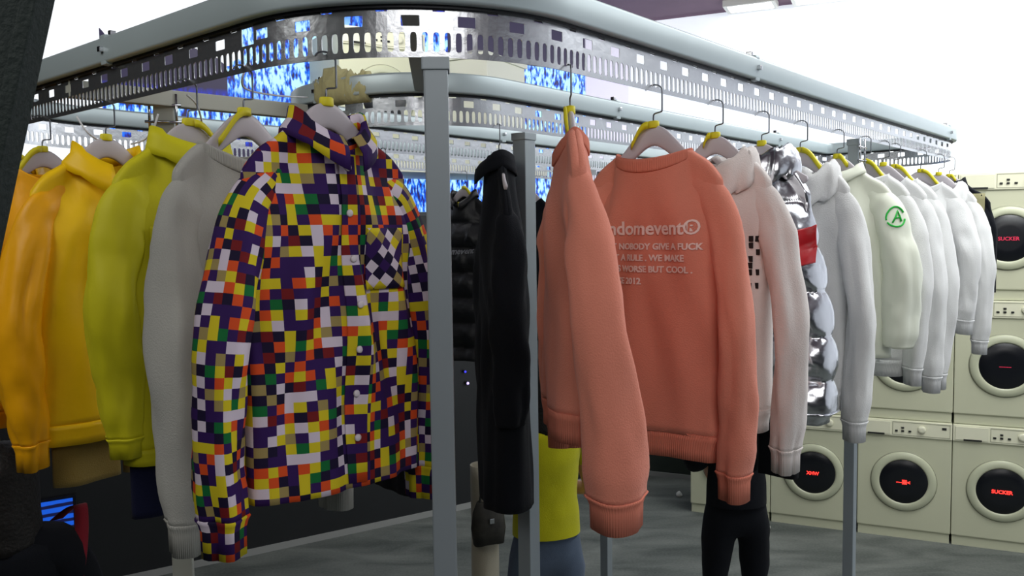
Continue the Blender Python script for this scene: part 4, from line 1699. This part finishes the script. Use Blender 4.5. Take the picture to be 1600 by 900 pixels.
p = at(852, 700, 3.45)
yp = person((p.x, p.y, 0), PI + .25, 'person in a lime T-shirt and grey-blue jeans standing behind the middle post', 'tee', 'jeans', hgt=1.66, arms=((-.34, .22), (-.34, .22)))
bm = bmesh.new()
add_box(bm, .06, .115, .10, .112, .82, .93, .004)
add_box(bm, -.115, -.06, .10, .112, .82, .93, .004)
p = at(1150, 800, 3.9)
person((p.x, p.y, 0), PI + .1, 'person in black with long flared black trousers behind the salmon sweatshirt', 'black', 'black', hgt=1.64, flare=True, sleeves=.5, topname='black_top', arms=((-.34, .24), (-.34, .24)))
lp = person((-1.43, 2.30, 0), PI + .45, 'person in a black top with a red strap at the bottom left corner', 'black', 'black', hgt=1.62, sleeves=.5, topname='black_top', arms=((-.1, 0), (-.1, 0)))
rings = []
for i in range(20):
    u = i / 19
    q = Vector((-.115 - .05 * math.sin(u * PI) - .04 * u, -.09 * math.cos(u * PI * .9) - .02, 1.36 + .055 * math.sin(u * PI) - .42 * max(0, u - .5)))
    rings.append([q + Vector((-.018, 0, 0)), q + Vector((.018, 0, -.004)), q + Vector((.018, .006, -.001)), q + Vector((-.018, .006, .003))])
vs, fs = loft(rings)
pyobj('red_strap', vs, fs, M['red'], lp)

# handbag
p = at(763, 812, 3.25)
hb = thing('handbag', 'dark camouflage handbag below the long black coat', 'bag', p, .4)
hb.scale = (.8, .8, .8)
rings = []
for z, a, b in ((-.12, .05, .03), (-.115, .08, .045), (-.04, .09, .05), (.04, .08, .04), (.09, .06, .02), (.095, .055, .015)):
    rings.append([(a * math.copysign(abs(math.cos(q)) ** .7, math.cos(q)), b * math.sin(q), z + .006 * math.sin(q * 3)) for q in [2 * PI * j / 24 for j in range(24)]])
vs, fs = loft(rings)
pyobj('bag_body', vs, fs, mat('dark_camouflage', (40, 38, 32), .7, var=.6, vscale=22), hb)
tube('handle', smooth_pts([(-.045, 0, .085), (-.03, 0, .16), (0, 0, .19), (.03, 0, .16), (.045, 0, .085)], 5), .006, M['dark'], hb)
obj('clasp', box(-.012, .012, -.052, -.044, -.005, .02, bev=.002), M['chrome'], hb, False)

# dark board leaning close to the camera on the left
e0 = at(50, 0, .95); e1 = at(-13, 298, .95)
lean = math.atan2(e0.x - e1.x, e0.z - e1.z)
bx0 = e0.x - math.tan(lean) * e0.z
bd = thing('leaning_board', 'dark green board leaning in from the left edge', 'board', (bx0, .95, 0), 0)
mt = Matrix.Rotation(lean, 4, 'Y')
obj('board_panel', box(-.62, 0, 0, .03, 0.0, 3.05, bev=.004, mtx=mt), M['board'], bd, False)
obj('edge_trim', box(-.012, .006, -.003, .033, 0.0, 3.05, bev=.002, mtx=mt), M['board'], bd, False)

# litter on the floor
for px, py, r, lb in ((1061, 776, .024, 'small white paper ball on the floor left of the washing machines'),
                      (1153, 812, .03, 'white paper scrap on the floor between the black trouser legs, upper one'),
                      (1154, 834, .034, 'white paper scrap on the floor between the black trouser legs, lower one'),
                      (1197, 830, .03, 'white paper scrap on the floor just right of the black trousers'),
                      (945, 812, .015, 'tiny white crumb of paper on the floor right of the jeans')):
    d = ray(px, py)
    q = Vector((0, 0, CAMH)) + d * (-(CAMH) / d.z)
    bm = bmesh.new()
    bmesh.ops.create_icosphere(bm, subdivisions=3, radius=r)
    for v in bm.verts:
        v.co *= 1 + .35 * nz(v.co.x / r * 1.4 + px, v.co.y / r * 1.4, v.co.z / r * 1.4)
        v.co.z = max(v.co.z, -r * .8)
        v.co.z += r * .8
    o = obj('paper_ball', bm, M['lace'])
    o.location = (q.x, q.y, 0)
    tag(o, lb, 'litter', 'white paper litter on the floor')
